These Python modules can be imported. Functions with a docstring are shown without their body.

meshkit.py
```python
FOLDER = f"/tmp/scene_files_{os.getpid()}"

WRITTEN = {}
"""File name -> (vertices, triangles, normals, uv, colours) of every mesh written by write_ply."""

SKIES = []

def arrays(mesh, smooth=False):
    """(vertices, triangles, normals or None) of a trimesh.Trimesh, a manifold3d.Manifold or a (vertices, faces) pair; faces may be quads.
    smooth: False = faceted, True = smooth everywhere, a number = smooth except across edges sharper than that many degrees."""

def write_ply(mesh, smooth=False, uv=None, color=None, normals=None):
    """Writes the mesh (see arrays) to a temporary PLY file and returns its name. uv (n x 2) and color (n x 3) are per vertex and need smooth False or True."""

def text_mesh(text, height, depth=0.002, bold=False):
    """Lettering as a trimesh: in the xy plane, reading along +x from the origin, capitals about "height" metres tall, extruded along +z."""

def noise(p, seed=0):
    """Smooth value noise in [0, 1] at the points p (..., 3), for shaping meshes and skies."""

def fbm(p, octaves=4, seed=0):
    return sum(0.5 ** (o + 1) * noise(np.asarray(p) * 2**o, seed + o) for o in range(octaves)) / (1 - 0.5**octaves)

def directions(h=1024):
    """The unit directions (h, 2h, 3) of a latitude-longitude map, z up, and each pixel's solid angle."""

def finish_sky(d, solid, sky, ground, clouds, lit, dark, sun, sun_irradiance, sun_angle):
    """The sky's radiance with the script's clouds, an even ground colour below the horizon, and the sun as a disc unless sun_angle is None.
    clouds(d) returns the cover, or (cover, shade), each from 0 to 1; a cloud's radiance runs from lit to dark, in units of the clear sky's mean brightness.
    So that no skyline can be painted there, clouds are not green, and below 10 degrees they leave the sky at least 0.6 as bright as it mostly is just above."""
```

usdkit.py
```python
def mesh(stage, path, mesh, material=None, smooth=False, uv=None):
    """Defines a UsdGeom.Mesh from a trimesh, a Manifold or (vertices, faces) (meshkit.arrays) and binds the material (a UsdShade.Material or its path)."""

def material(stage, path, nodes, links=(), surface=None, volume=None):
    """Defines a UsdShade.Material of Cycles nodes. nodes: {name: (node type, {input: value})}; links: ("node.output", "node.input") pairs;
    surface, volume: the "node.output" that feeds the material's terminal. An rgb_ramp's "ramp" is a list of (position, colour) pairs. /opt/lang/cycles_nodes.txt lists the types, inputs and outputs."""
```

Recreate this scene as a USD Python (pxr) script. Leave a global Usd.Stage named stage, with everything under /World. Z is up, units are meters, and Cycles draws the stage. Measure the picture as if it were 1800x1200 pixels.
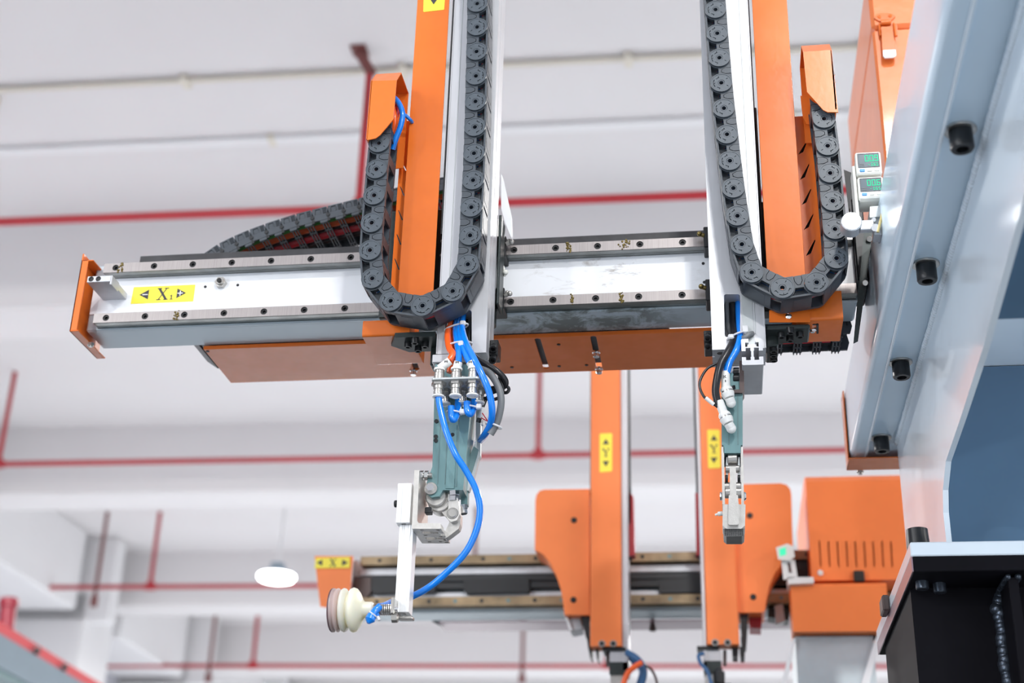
import math, random
import numpy as np, trimesh, usdkit, meshkit, manifold3d
from shapely.geometry import Polygon, Point, LineString, box as sbox
from shapely.ops import unary_union
from shapely import affinity
from pxr import Usd, UsdGeom, UsdLux, UsdShade, Gf, Sdf

stage = Usd.Stage.CreateInMemory()
UsdGeom.SetStageUpAxis(stage, UsdGeom.Tokens.z)
UsdGeom.SetStageMetersPerUnit(stage, 1.0)
UsdGeom.Xform.Define(stage, '/World'); UsdGeom.Scope.Define(stage, '/World/Looks')
random.seed(5); rng = np.random.default_rng(5)

# ---------------------------------------------------------------- camera, light, exposure
F = 2500.0; PITCH, YAW, ROLL = .43103601, -.15349905, .02869217
CAM = np.array([0, 0, 1.5])
EXPOSURE = 0.0
DOME = 0.22
LAMP_POWER = 1.0
cp, sp, cy, sy, cr, sr = math.cos(PITCH), math.sin(PITCH), math.cos(YAW), math.sin(YAW), math.cos(ROLL), math.sin(ROLL)
FW = np.array([sy*cp, cy*cp, sp]); r0 = np.array([cy, -sy, 0]); u0 = np.cross(r0, FW)
RT = cr*r0 + sr*u0; UP = -sr*r0 + cr*u0
cam = UsdGeom.Camera.Define(stage, '/World/camera')
cam.CreateHorizontalApertureAttr(36.0); cam.CreateVerticalApertureAttr(24.0)
cam.CreateFocalLengthAttr(F/1800*36); cam.CreateClippingRangeAttr(Gf.Vec2f(.05, 200))
cam.CreateFStopAttr(4.0); cam.CreateFocusDistanceAttr(1.88)
cam.CreateExposureAttr(EXPOSURE)
cam.AddTransformOp().Set(Gf.Matrix4d(*[float(x) for r in ((*RT, 0), (*UP, 0), (*-FW, 0), (*CAM, 1)) for x in r]))

dome = UsdLux.DomeLight.Define(stage, '/World/sky_light')
dome.CreateIntensityAttr(DOME); dome.CreateColorAttr(Gf.Vec3f(.93, .965, 1.0))

BA = math.radians(-1.3)                                   # the hall is turned a little against the machine
BX = np.array([math.cos(BA), -math.sin(BA), 0]); BY = np.array([math.sin(BA), math.cos(BA), 0])
def hall(x, y, z): return BX*x + BY*y + np.array([0, 0, z])
LAMPS = [(-3.66, 5.99), (-3.55, 11.75), (-5.6, -7.4), (2.3, -5.6), (.75, -1.2), (-4.2, -1.2), (2.3, 5.95), (2.3, 11.75), (8.2, -5.6), (8.2, .2), (8.2, 5.95), (8.2, 11.75), (-3.6, 17.5), (2.3, 17.5), (8.2, 17.5), (-3.6, 23.3), (2.3, 23.3), (8.2, 23.3)]  # first two hang in view; the rest are unseen, lighting robots and ceiling
for i, (x, y) in enumerate(LAMPS):
    l = UsdLux.DiskLight.Define(stage, f'/World/seen_and_unseen_lamp_{i:03d}')
    l.CreateRadiusAttr(.15); l.CreateColorAttr(Gf.Vec3f(1, .985, .96))
    l.CreateIntensityAttr(LAMP_POWER*(760 if y < -3 else 400 if x < 2 and y < 2 else 1060))
    p = hall(x, y, 4.66)
    if y < -3:                                           # unseen row behind the camera, tilted to light the machine
        l.AddTranslateOp().Set(Gf.Vec3d(*map(float, p))); l.AddRotateXOp().Set(58.0)
    else:
        l.AddTranslateOp().Set(Gf.Vec3d(*map(float, p)))

# unseen cool area lights, left and right behind the camera, lighting bracket and main beam
for i, (x, y, w, h, rz, k) in enumerate([(-7.0, -4.0, 5.0, 4.0, -70, 7.0), (7.5, -7.0, 5.0, 4.0, 50, 3.0)]):
    g = UsdLux.RectLight.Define(stage, f'/World/unseen_cool_light_{i:03d}')
    g.CreateWidthAttr(w); g.CreateHeightAttr(h); g.CreateColorAttr(Gf.Vec3f(.80, .90, 1.0)); g.CreateIntensityAttr(k)
    g.AddTranslateOp().Set(Gf.Vec3d(x, y, 2.1)); g.AddRotateZOp().Set(float(rz)); g.AddRotateXOp().Set(90.0)

# ---------------------------------------------------------------- helpers
def ray(px, py): return RT*(px-900)/F - UP*(py-600)/F + FW
def at(px, py, Y=None, X=None, Z=None):
    d = ray(px, py); t = (Y-CAM[1])/d[1] if Y is not None else (X-CAM[0])/d[0] if X is not None else (Z-CAM[2])/d[2]
    return CAM + d*t
MATS = {}
def mat(name, nodes, links, surface): MATS[name] = usdkit.material(stage, '/World/Looks/'+name, nodes, links, surface=surface); return name
def pbr(name, col, rough=.5, metal=0., var=0., scale=20., rvar=0., bump=0., bscale=300., coat=0., stretch=None, spec=.5, **kw):
    n = {'p': ('principled_bsdf', dict(base_color=col, roughness=rough, metallic=metal, coat_weight=coat, coat_roughness=.08, specular_ior_level=spec, **kw))}
    L = []
    if var or rvar or bump:
        n['g'] = ('geometry', {}); n['m'] = ('mapping', dict(scale=stretch or (1, 1, 1))); L.append(('g.position', 'm.vector'))
    if var or rvar:
        n['n'] = ('noise_texture', dict(scale=scale, detail=5., roughness=.6)); L.append(('m.vector', 'n.vector'))
    if var:
        lo = tuple(max(0, c*(1-var)) for c in col); hi = tuple(min(1, c*(1+var)) for c in col)
        n['r'] = ('rgb_ramp', {'ramp': [(.3, lo), (.7, hi)]}); L += [('n.fac', 'r.fac'), ('r.color', 'p.base_color')]
    if rvar:
        n['rr'] = ('map_range', dict(from_min=.3, from_max=.7, to_min=max(.02, rough-rvar), to_max=min(1, rough+rvar))); L += [('n.fac', 'rr.value'), ('rr.result', 'p.roughness')]
    if bump:
        n['bn'] = ('noise_texture', dict(scale=bscale, detail=2.)); n['b'] = ('bump', dict(strength=bump, distance=.002))
        L += [('m.vector', 'bn.vector'), ('bn.fac', 'b.height'), ('b.normal', 'p.normal')]
    return mat(name, n, L, 'p.BSDF')
def emit(name, col, strength): return mat(name, {'e': ('emission', dict(color=col, strength=strength))}, [], 'e.emission')

pbr('orange_paint', (.76, .168, .024), .25, var=.05, scale=9, rvar=.05, coat=.18, spec=.35, bump=.03, bscale=160)
pbr('orange_blistered', (.88, .225, .055), .36, var=.05, scale=9, coat=.25, bump=.3, bscale=45)
pbr('orange_far', (.95, .235, .055), .5, var=.06, scale=5, coat=.05)
pbr('white_paint', (.86, .88, .9), .35)
pbr('beam_blue_white', (.70, .85, .98), .3, var=.03, scale=6, coat=.3)
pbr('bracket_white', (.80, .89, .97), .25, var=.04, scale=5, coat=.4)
pbr('bracket_white_shaded', (.10, .185, .29), .3, var=.06, scale=6, coat=.3)  # white bracket paint with the inner shade put into its colour
pbr('anodised', (.56, .57, .60), .42, metal=.45, var=.05, scale=60, stretch=(1, 1, .05))
pbr('anodised_dull', (.50, .53, .54), .45, metal=.5, var=.08, scale=30)
pbr('anodised_under', (.50, .58, .62), .4, metal=.35, var=.06, scale=20)
pbr('white_aluminium', (.82, .83, .84), .42, metal=.25, var=.12, scale=160, stretch=(1, 1, .02))
pbr('rail_steel', (.37, .34, .335), .36, metal=.8, var=.05, scale=900, stretch=(1, .3, .02), rvar=.03)
pbr('rail_side', (.30, .31, .30), .3, metal=.85, var=.2, scale=30)
pbr('nickel', (.52, .505, .48), .28, metal=.9, var=.06, scale=60)
pbr('cast_nickel', (.56, .545, .52), .38, metal=.7, var=.1, scale=120, bump=.12, bscale=900)
pbr('chrome', (.85, .85, .86), .12, metal=1.)
pbr('chain_plastic', (.050, .061, .075), .42, var=.08, scale=60, bump=.05, bscale=700)
pbr('chain_disc', (.066, .082, .10), .4, var=.07, scale=80)
pbr('chain_dark', (.012, .014, .017), .5)
pbr('black_oxide', (.015, .016, .018), .35, metal=.2)
pbr('black_plate', (.030, .040, .040), .4, metal=.3, var=.15, scale=30)
pbr('black_paint', (.0055, .005, .0075), .65, var=.2, scale=5, spec=.1)
pbr('weld', (.07, .085, .11), .3, metal=.7, var=.4, scale=90)
pbr('teal_anodised', (.155, .275, .285), .35, metal=.4, var=.06, scale=60, stretch=(1, 1, .2))
pbr('teal_dark', (.13, .21, .22), .4, metal=.3)
pbr('blue_tube', (.003, .21, .80), .18, coat=.4)
pbr('blue_tube_far', (.03, .12, .28), .4)
pbr('orange_tube', (.95, .13, .02), .25, coat=.3)
pbr('red_tube', (.62, .03, .05), .3)
pbr('black_cable', (.013, .013, .016), .28)
pbr('grey_cable', (.17, .18, .19), .45)
pbr('green_wire', (.05, .22, .04), .5)
pbr('orange_wire', (.6, .09, .02), .5)
pbr('white_plastic', (.80, .80, .78), .35)
pbr('ivory_plastic', (.78, .78, .73), .4)
pbr('nylon_tie', (.82, .82, .84), .3, transmission_weight=.25)
pbr('yellow_label', (.95, .80, .06), .45)
pbr('label_print', (.035, .035, .045), .5)
pbr('white_print', (.85, .85, .85), .5)
pbr('red_paint', (.44, .018, .028), .35, var=.08, scale=3)
pbr('rim_dark', (.10, .045, .055), .4)
pbr('red_deep', (.20, .006, .02), .5)
pbr('red_bright', (.62, .06, .07), .5)
pbr('red_dull', (.19, .055, .05), .5)
pbr('maroon_brown', (.10, .07, .065), .5, metal=.2)
pbr('purple_reflection', (.36, .25, .29), .3, metal=.3, coat=.3)  # purple reflection put into the colour of plate edge and rear tray
pbr('ceiling_paint', (.77, .745, .75), .85, var=.02, scale=.6)
pbr('wall_paint', (.82, .81, .82), .8, var=.02, scale=.8)
pbr('wall_shade_grey', (.50, .50, .55), .8)  # grey stands in for the shade on the left wall
pbr('floor_epoxy', (.52, .55, .585), .4, var=.05, scale=1)
pbr('cream_conduit', (.74, .69, .60), .6)
pbr('lamp_shell', (.30, .38, .45), .4, metal=.3)
pbr('brass_grease', (.22, .165, .055), .25, metal=.7, var=.4, scale=200)
pbr('old_rail', (.26, .19, .11), .45, metal=.4, var=.45, scale=14)
pbr('guard_grey', (.20, .26, .31), .5)
pbr('steel_blue_far', (.33, .42, .48), .4, metal=.2)
pbr('machine_dark', (.05, .055, .06), .5)
pbr('rubber_grip', (.17, .17, .17), .4, metal=.6)
mat('suction_rubber', {'p': ('principled_bsdf', dict(base_color=(.80, .74, .58), roughness=.3, subsurface_weight=.6, subsurface_radius=(.9, .7, .4), subsurface_scale=.006))}, [], 'p.BSDF')
mat('suction_rubber_worn', {'p': ('principled_bsdf', dict(base_color=(.52, .38, .36), roughness=.3, subsurface_weight=.4, subsurface_radius=(.8, .5, .4), subsurface_scale=.004))}, [], 'p.BSDF')
emit('lamp_glow', (1, .99, .97), 14.0)
emit('led_glow', (.95, .98, 1), 22.0)
pbr('dark_scale', (.032, .032, .036), .35, var=.3, scale=40)
emit('digit_glow', (.10, 1.0, .55), 1.0)
pbr('yellow_glue', (.72, .58, .25), .25)
pbr('screen', (.085, .12, .145), .15, coat=.5)
# the painted panel of the beam: soft brown oil smears, in patches of their own
def oiled(name, base, x0, x1, dirt, metal=.0, rough=.35, thr=.56):
    mat(name, {'g': ('geometry', {}), 's': ('separate_xyz', {}), 'm': ('mapping', dict(scale=(1, 1, 2.2))),
               'n': ('noise_texture', dict(scale=22., detail=6., roughness=.68, distortion=.6)),
               'r': ('map_range', dict(from_min=thr, from_max=thr+.12, to_min=0., to_max=.75, clamp=True)),
               'a': ('map_range', dict(from_min=x0, from_max=x0+.06, to_min=0., to_max=1., clamp=True)),
               'b': ('map_range', dict(from_min=x1-.08, from_max=x1, to_min=1., to_max=0., clamp=True)),
               'u': ('math', dict(math_type='multiply')), 'v': ('math', dict(math_type='multiply')),
               'x': ('mix', dict(color1=base, color2=dirt)), 'p': ('principled_bsdf', dict(roughness=rough, metallic=metal))},
        [('g.position', 's.vector'), ('g.position', 'm.vector'), ('m.vector', 'n.vector'), ('n.fac', 'r.value'), ('s.x', 'a.value'), ('s.x', 'b.value'),
         ('a.result', 'u.value1'), ('b.result', 'u.value2'), ('u.value', 'v.value1'), ('r.result', 'v.value2'), ('v.value', 'x.fac'), ('x.color', 'p.base_color')], 'p.BSDF')
oiled('panel_white', (.84, .86, .90), -.27, .0, (.30, .26, .22), thr=.55)
oiled('beam_under', (.47, .55, .61), -.33, -.02, (.07, .08, .06), metal=.3, rough=.4, thr=.45)

def cat_(ms): return trimesh.util.concatenate([m for m in ms])
def man(m):
    if isinstance(m, manifold3d.Manifold): return m
    m = m.copy(); m.merge_vertices()
    return manifold3d.Manifold(manifold3d.Mesh(np.asarray(m.vertices, np.float32), np.asarray(m.faces, np.uint32)))
def tri(m):
    if isinstance(m, trimesh.Trimesh): return m
    a = m.to_mesh(); return trimesh.Trimesh(a.vert_properties[:, :3], a.tri_verts, process=False)
def rbox(x0, x1, y0, y1, z0, z1, b=.0008):
    x0, x1 = sorted((x0, x1)); y0, y1 = sorted((y0, y1)); z0, z1 = sorted((z0, z1))
    b = min(b, (x1-x0)*.45, (y1-y0)*.45, (z1-z0)*.45)
    P = []
    for sx in (0, 1):
        for sy_ in (0, 1):
            for sz in (0, 1):
                X, Y, Z = (x1 if sx else x0), (y1 if sy_ else y0), (z1 if sz else z0)
                ix, iy, iz = (-b if sx else b), (-b if sy_ else b), (-b if sz else b)
                P += [(X, Y+iy, Z+iz), (X+ix, Y, Z+iz), (X+ix, Y+iy, Z)]
    return tri(manifold3d.Manifold.hull_points(np.array(P)))
def hull(P): return tri(manifold3d.Manifold.hull_points(np.array(P, float)))
def polys(g): return [x for x in getattr(g, 'geoms', [g]) if x.area > 0]
def ext(g, h):                                            # shapely polygon in xy, extruded along +z
    return cat_([trimesh.creation.extrude_polygon(p, h, engine='earcut') for p in polys(g)])
def ext_y(g, Y0, d):                                      # polygon in (X, Z), extruded from Y0 to Y0+d
    m = ext(g, d); v = m.vertices.copy(); m.vertices = np.stack([v[:, 0], Y0+v[:, 2], v[:, 1]], 1); m.invert(); return m
def ext_x(g, X0, d):                                      # polygon in (Y, Z)
    m = ext(g, d); v = m.vertices.copy(); m.vertices = np.stack([X0+v[:, 2], v[:, 0], v[:, 1]], 1); return m
def ext_z(g, Z0, d):
    m = ext(g, d); m.apply_translation((0, 0, Z0)); return m
def pxpoly(pts, Y): return Polygon([tuple(at(x, y, Y=Y)[[0, 2]]) for x, y in pts])
def plate(pts, Y, d, r=0.):
    g = pxpoly(pts, Y)
    if r: g = g.buffer(-r).buffer(r, 4)
    return ext_y(g, Y, d)
def frame_to(a, b):
    a, b = np.asarray(a, float), np.asarray(b, float); z = b-a; L = np.linalg.norm(z); z /= L
    x = np.cross(z, (0, 1, .13)); x = x/np.linalg.norm(x); M = np.eye(4); M[:3, 0], M[:3, 1], M[:3, 2], M[:3, 3] = x, np.cross(z, x), z, a
    return M, L
def lathe(a, b, prof, n=24):                              # prof: (t along a->b in metres, radius)
    M, L = frame_to(a, b); pr = [(0, prof[0][0])] + [(r, t) for t, r in prof] + [(0, prof[-1][0])]
    pr = [p for i, p in enumerate(pr) if i == 0 or p != pr[i-1]]
    m = trimesh.creation.revolve(np.array([(r, t) for r, t in pr], float), sections=n); m.apply_transform(M); return m
def cyl(a, b, r, n=20, ch=None):
    L = np.linalg.norm(np.asarray(b, float)-np.asarray(a, float)); c = min(r*.12, L*.2) if ch is None else ch
    return lathe(a, b, [(0, r-c), (c, r), (L-c, r), (L, r-c)], n) if c else lathe(a, b, [(0, r), (L, r)], n)
def hexa(a, b, r): return cyl(a, b, r, 6, ch=0)
def cap_screw(a, b, r, hole=True):                        # head from a (seat) to b (open end with a hexagon socket)
    L = np.linalg.norm(np.asarray(b, float)-np.asarray(a, float)); h = lathe(a, b, [(0, r*.98), (L*.9, r), (L, r*.9), (L, r*.55), (L*.55, r*.5)] if hole else [(0, r), (L, r*.9)], 20)
    return h
def spline(P, n=8):
    P = np.asarray(P, float)
    if len(P) < 3: return P
    Q = np.vstack([2*P[0]-P[1], P, 2*P[-1]-P[-2]]); out = []
    for i in range(1, len(Q)-2):
        p0, p1, p2, p3 = Q[i-1:i+3]
        for t in np.linspace(0, 1, n, endpoint=False):
            out.append(.5*((2*p1)+(-p0+p2)*t+(2*p0-5*p1+4*p2-p3)*t*t+(-p0+3*p1-3*p2+p3)*t**3))
    return np.array(out+[P[-1]])
def tube(P, r, n=12, sm=8, smooth=True):
    C_ = spline(P, sm) if smooth else np.asarray(P, float); T_ = np.gradient(C_, axis=0); T_ /= np.linalg.norm(T_, axis=1)[:, None]
    ref = np.array([0, 1., 0]) if abs(T_[0][1]) < .9 else np.array([1., 0, 0]); V = []; u = ref
    for c, t in zip(C_, T_):
        u = u-t*(u@t); u /= np.linalg.norm(u); w = np.cross(t, u)
        V += [c+r*(math.cos(a)*u+math.sin(a)*w) for a in np.arange(n)*2*math.pi/n]
    Fc = [(i*n+j, i*n+(j+1) % n, (i+1)*n+(j+1) % n) for i in range(len(C_)-1) for j in range(n)] + [(i*n+j, (i+1)*n+(j+1) % n, (i+1)*n+j) for i in range(len(C_)-1) for j in range(n)]
    k = len(V); V += [C_[0], C_[-1]]; e = (len(C_)-1)*n
    Fc += [(k, (j+1) % n, j) for j in range(n)] + [(k+1, e+j, e+(j+1) % n) for j in range(n)]
    return trimesh.Trimesh(V, Fc, process=False)
def pxtube(pts, r, n=12, sm=8): return tube([at(x, y, Y=Y) for x, y, Y in pts], r, n, sm)
def cutout(m, cutters):
    a = man(m)
    for c in cutters: a = a - man(c)
    return tri(a)
USED = {}
def number(parent, name):
    k = USED.get((parent, name), 0); USED[(parent, name)] = k+1
    return name if k == 0 else f'{name}_{k:03d}'
def tagp(p, label=None, cat=None, group=None, kind=None):
    for k, v in dict(label=label, category=cat, group=group, kind=kind).items():
        if v: p.SetCustomDataByKey(k, v)
class Thing:
    """A top-level thing: an Xform at its base whose children are its parts."""
    def __init__(s, name, label, cat=None, group=None, kind=None):
        s.name, s.tags, s.parts = name, (label, cat, group, kind), []
    def part(s, name, mesh, m, parent=None, label=None, smooth=35, kind=None):
        s.parts.append((name, mesh if isinstance(mesh, trimesh.Trimesh) else cat_(mesh), m, parent, label, smooth, kind)); return len(s.parts)-1
    def done(s):
        V = np.vstack([p[1].vertices for p in s.parts]); lo, hi = V.min(0), V.max(0); o = np.array([(lo[0]+hi[0])/2, (lo[1]+hi[1])/2, lo[2]])
        path = '/World/'+number('/World', s.name); x = UsdGeom.Xform.Define(stage, path); x.AddTranslateOp().Set(Gf.Vec3d(*map(float, o))); tagp(x.GetPrim(), *s.tags); ps = []
        for name, mesh, m, parent, label, smooth, kind in s.parts:
            base = path if parent is None else ps[parent]; p = base+'/'+number(base, name); ps.append(p); c = mesh.copy(); c.vertices = c.vertices-o
            g = usdkit.mesh(stage, p, c, MATS[m], smooth=smooth); tagp(g.GetPrim(), label, kind=kind)
        return path
def single(name, label, cat, mesh, m, group=None, kind=None, smooth=35):
    mesh = mesh if isinstance(mesh, trimesh.Trimesh) else cat_(mesh)
    lo, hi = mesh.vertices.min(0), mesh.vertices.max(0); o = np.array([(lo[0]+hi[0])/2, (lo[1]+hi[1])/2, lo[2]]); c = mesh.copy(); c.vertices = c.vertices-o
    g = usdkit.mesh(stage, '/World/'+number('/World', name), c, MATS[m], smooth=smooth); UsdGeom.Xformable(g).AddTranslateOp().Set(Gf.Vec3d(*map(float, o)))
    tagp(g.GetPrim(), label, cat, group, kind); return g
def hbox(x0, x1, y0, y1, z0, z1, b=.004):
    m = rbox(x0, x1, y0, y1, z0, z1, b); v = m.vertices; m.vertices = v[:, :1]*BX+v[:, 1:2]*BY+v[:, 2:]*np.array([0, 0, 1.]); return m
def hpipe(a, b, r): return cyl(hall(*a), hall(*b), r, 16, 0)
def to_hall(p): return np.array([p@BX, p@BY, p[2]])
# flat print in the (X, Z) plane, read from -Y
def tri_print(cx, cz, s, way):
    d = {'left': [(-.6, 0), (.5, .62), (.5, -.62)], 'right': [(.6, 0), (-.5, -.62), (-.5, .62)], 'up': [(0, .6), (-.62, -.5), (.62, -.5)], 'down': [(0, -.6), (.62, .5), (-.62, .5)]}[way]
    return Polygon([(cx+a*s, cz+b*s) for a, b in d])
def serif_x(cx, cz, h):
    w = h*.9; t = h*.17
    a = LineString([(cx-w*.36, cz+h/2), (cx+w*.36, cz-h/2)]).buffer(t*.55, cap_style=2); b = LineString([(cx+w*.34, cz+h/2), (cx-w*.36, cz-h/2)]).buffer(t*.2, cap_style=2)
    s = [sbox(cx+dx*w-w*.2, cz+sz*h*.5-h*.035, cx+dx*w+w*.2, cz+sz*h*.5+h*.035) for dx in (-.33, .33) for sz in (-1, 1)]
    return unary_union([a, b]+s)
def serif_y(cx, cz, h):
    t = h*.16
    return unary_union([LineString([(cx-h*.34, cz+h/2), (cx, cz)]).buffer(t*.5, cap_style=2), LineString([(cx+h*.34, cz+h/2), (cx, cz)]).buffer(t*.25, cap_style=2), sbox(cx-t*.5, cz-h/2, cx+t*.5, cz+.02*h),
                        sbox(cx-h*.5, cz+h*.46, cx-h*.18, cz+h*.54), sbox(cx+h*.18, cz+h*.46, cx+h*.5, cz+h*.54), sbox(cx-h*.2, cz-h*.54, cx+h*.2, cz-h*.46)])
def plus(cx, cz, s, minus=False): return unary_union([sbox(cx-s, cz-s*.18, cx+s, cz+s*.18)]+([] if minus else [sbox(cx-s*.18, cz-s, cx+s*.18, cz+s)]))

# ================================================================ THE SETTING: the hall
ZC, ZB = 5.80, 5.20
single('floor', 'pale grey epoxy floor of the factory hall', None, hbox(-7.4, 16, -14, 28, -.1, 0), 'floor_epoxy', kind='structure')
single('ceiling', 'white painted concrete ceiling slab of the hall', None, hbox(-7.4, 16, -14, 28, ZC, ZC+.25), 'ceiling_paint', kind='structure')
single('wall_back', 'white far wall of the hall', None, hbox(-7.4, 16, 27.7, 28, 0, ZC), 'wall_paint', kind='structure')
single('wall_left', 'side wall of the hall below the girders, its shade put into grey paint', None, hbox(-7.4, -7.1, -14, 28, 0, ZC), 'wall_shade_grey', kind='structure')
REAR = [.9, 4.31, 7.755, 11.2, 14.93, 18.2, 21.6, 25.0]
for i, y in enumerate(REAR):
    single('trim', 'white concrete ceiling beam running across the hall', None, hbox(-7.3, 16, y-.42, y, ZB, ZC+.02, .02), 'ceiling_paint', kind='structure')
for y0, y1 in [(4.35, 6.9), (7.8, 10.3), (11.25, 13.75), (15.0, 17.1), (18.3, 20.6), (21.7, 24)]:
    single('trim', 'white girder along the left wall between the ceiling beams', None, hbox(-7.2, -6.24, y0, y1, 4.98, ZC, .02), 'wall_paint', kind='structure')
for y in REAR[2:]:
    single('trim', 'white column standing at the left wall under a ceiling beam', None, hbox(-7.15, -6.2, y-1.0, y-.25, 0, ZB+.01, .02), 'wall_paint', kind='structure')
    single('trim', 'white beam stub between column and girder', None, hbox(-7.15, -5.95, y-1.0, y-.8, ZB-.3, ZC, .02), 'wall_paint', kind='structure')

# fire pipes: one run per bay, hung on drops from the slab
def fire_pipe(label, y, z, r, drops, m, dull=(), hook=False, group=None):
    t = Thing('fire_pipe', label, 'pipe', group)
    t.part('pipe_run', hpipe((-7.0, y, z), (15, y, z), r), m)
    for x in drops:
        t.part('drop_pipe', [hpipe((x, y, z), (x, y, ZC-(.09 if hook else .001)), r*.9), hpipe((x, y, z-r*1.35), (x, y, z+r*2.2), r*1.45), hpipe((x-r*2.4, y, z), (x+r*2.4, y, z), r*1.4)], m)
    for x in dull:
        t.part('drop_pipe', [hpipe((x, y-.02, z-.13), (x, y-.02, ZC-.001), r*.85), hpipe((x, y-.02, z-.2), (x, y-.02, z-.1), r*1.5)], 'red_dull', label='dull brown sprinkler drop')
    if hook: t.part('pipe_hanger', [hbox(-1.61, -1.53, 5.69, 5.79, ZC-.012, ZC-.001), cyl(hall(-1.572, 5.74, ZC-.014), hall(-1.505, y+.01, ZC-.125), .027, 14)], 'red_dull', label='dull red slanted hanger under the ceiling')
    t.done()
fire_pipe('bright red fire pipe crossing the ceiling behind the arching cable chain', 5.78, 4.905, .021, [-1.52], 'red_paint', hook=True)
fire_pipe('red fire pipe crossing the ceiling just below the front robot beam', 9.6, 5.045, .021, [-5.15, -1.05], 'red_paint')
fire_pipe('red fire pipe crossing behind the small pendant lamp', 13.1, 5.04, .023, [-5.22], 'red_paint', dull=[-5.76, -2.02])
fire_pipe('red fire pipe crossing lowest in the picture, farthest from the camera', 16.43, 4.975, .026, [-5.15, -.95], 'red_paint', dull=[-5.67, -1.93])
t = Thing('conduit', 'cream cable conduit clipped to the ceiling across the top of the picture', 'conduit')
t.part('tube', hpipe((-7, 5.90, ZC-.02), (14, 5.90, ZC-.02), .016), 'cream_conduit')
for x in np.arange(-6, 3, 1.15): t.part('clip', hbox(x, x+.04, 5.86, 5.95, ZC-.042, ZC-.002, .004), 'cream_conduit')
t.done()
t = Thing('conduit', 'white cable trunking on the ceiling between the cream conduit and the bright red pipe', 'conduit')
t.part('trunking', hbox(-7, 14, 6.46, 6.53, ZC-.03, ZC-.002, .004), 'wall_paint')
for x in (-2.25, .6): t.part('clip', hbox(x, x+.04, 6.45, 6.54, ZC-.034, ZC-.002), 'cream_conduit')
t.done()
def pendant(label, x, y, z, bend, r=.16):
    t = Thing('pendant_lamp', label, 'lamp', None); a = hall(x, y, z)
    t.part('diffuser', lathe(a, a+[0, 0, .05], [(0, r*.55), (.008, r*.9), (.03, r), (.05, r*.97)], 32), 'lamp_glow')
    t.part('shade', lathe(a+[0, 0, .051], a+[0, 0, .16], [(0, r*1.0), (.012, r*.98), (.04, r*.5), (.05, r*.42), (.10, r*.4), (.109, r*.2)], 32), 'lamp_shell')
    t.part('cord', tube([a+[0, 0, .15], a+[.01, 0, .4], a+[bend*.5, 0, .62], hall(x+bend, y, ZC-.02)], .013), 'wall_paint')
    t.part('ceiling_rose', cyl(hall(x+bend, y, ZC-.05), hall(x+bend, y, ZC-.001), .04), 'cream_conduit'); t.done()
pendant('small round white pendant lamp glowing above the yellow end label of the rear robot', -3.55, 11.75, 4.72, .03)
pendant('glowing pendant lamp on a white cord, cut by the left edge of the picture', -3.67, 5.99, 4.79, .04)
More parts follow.
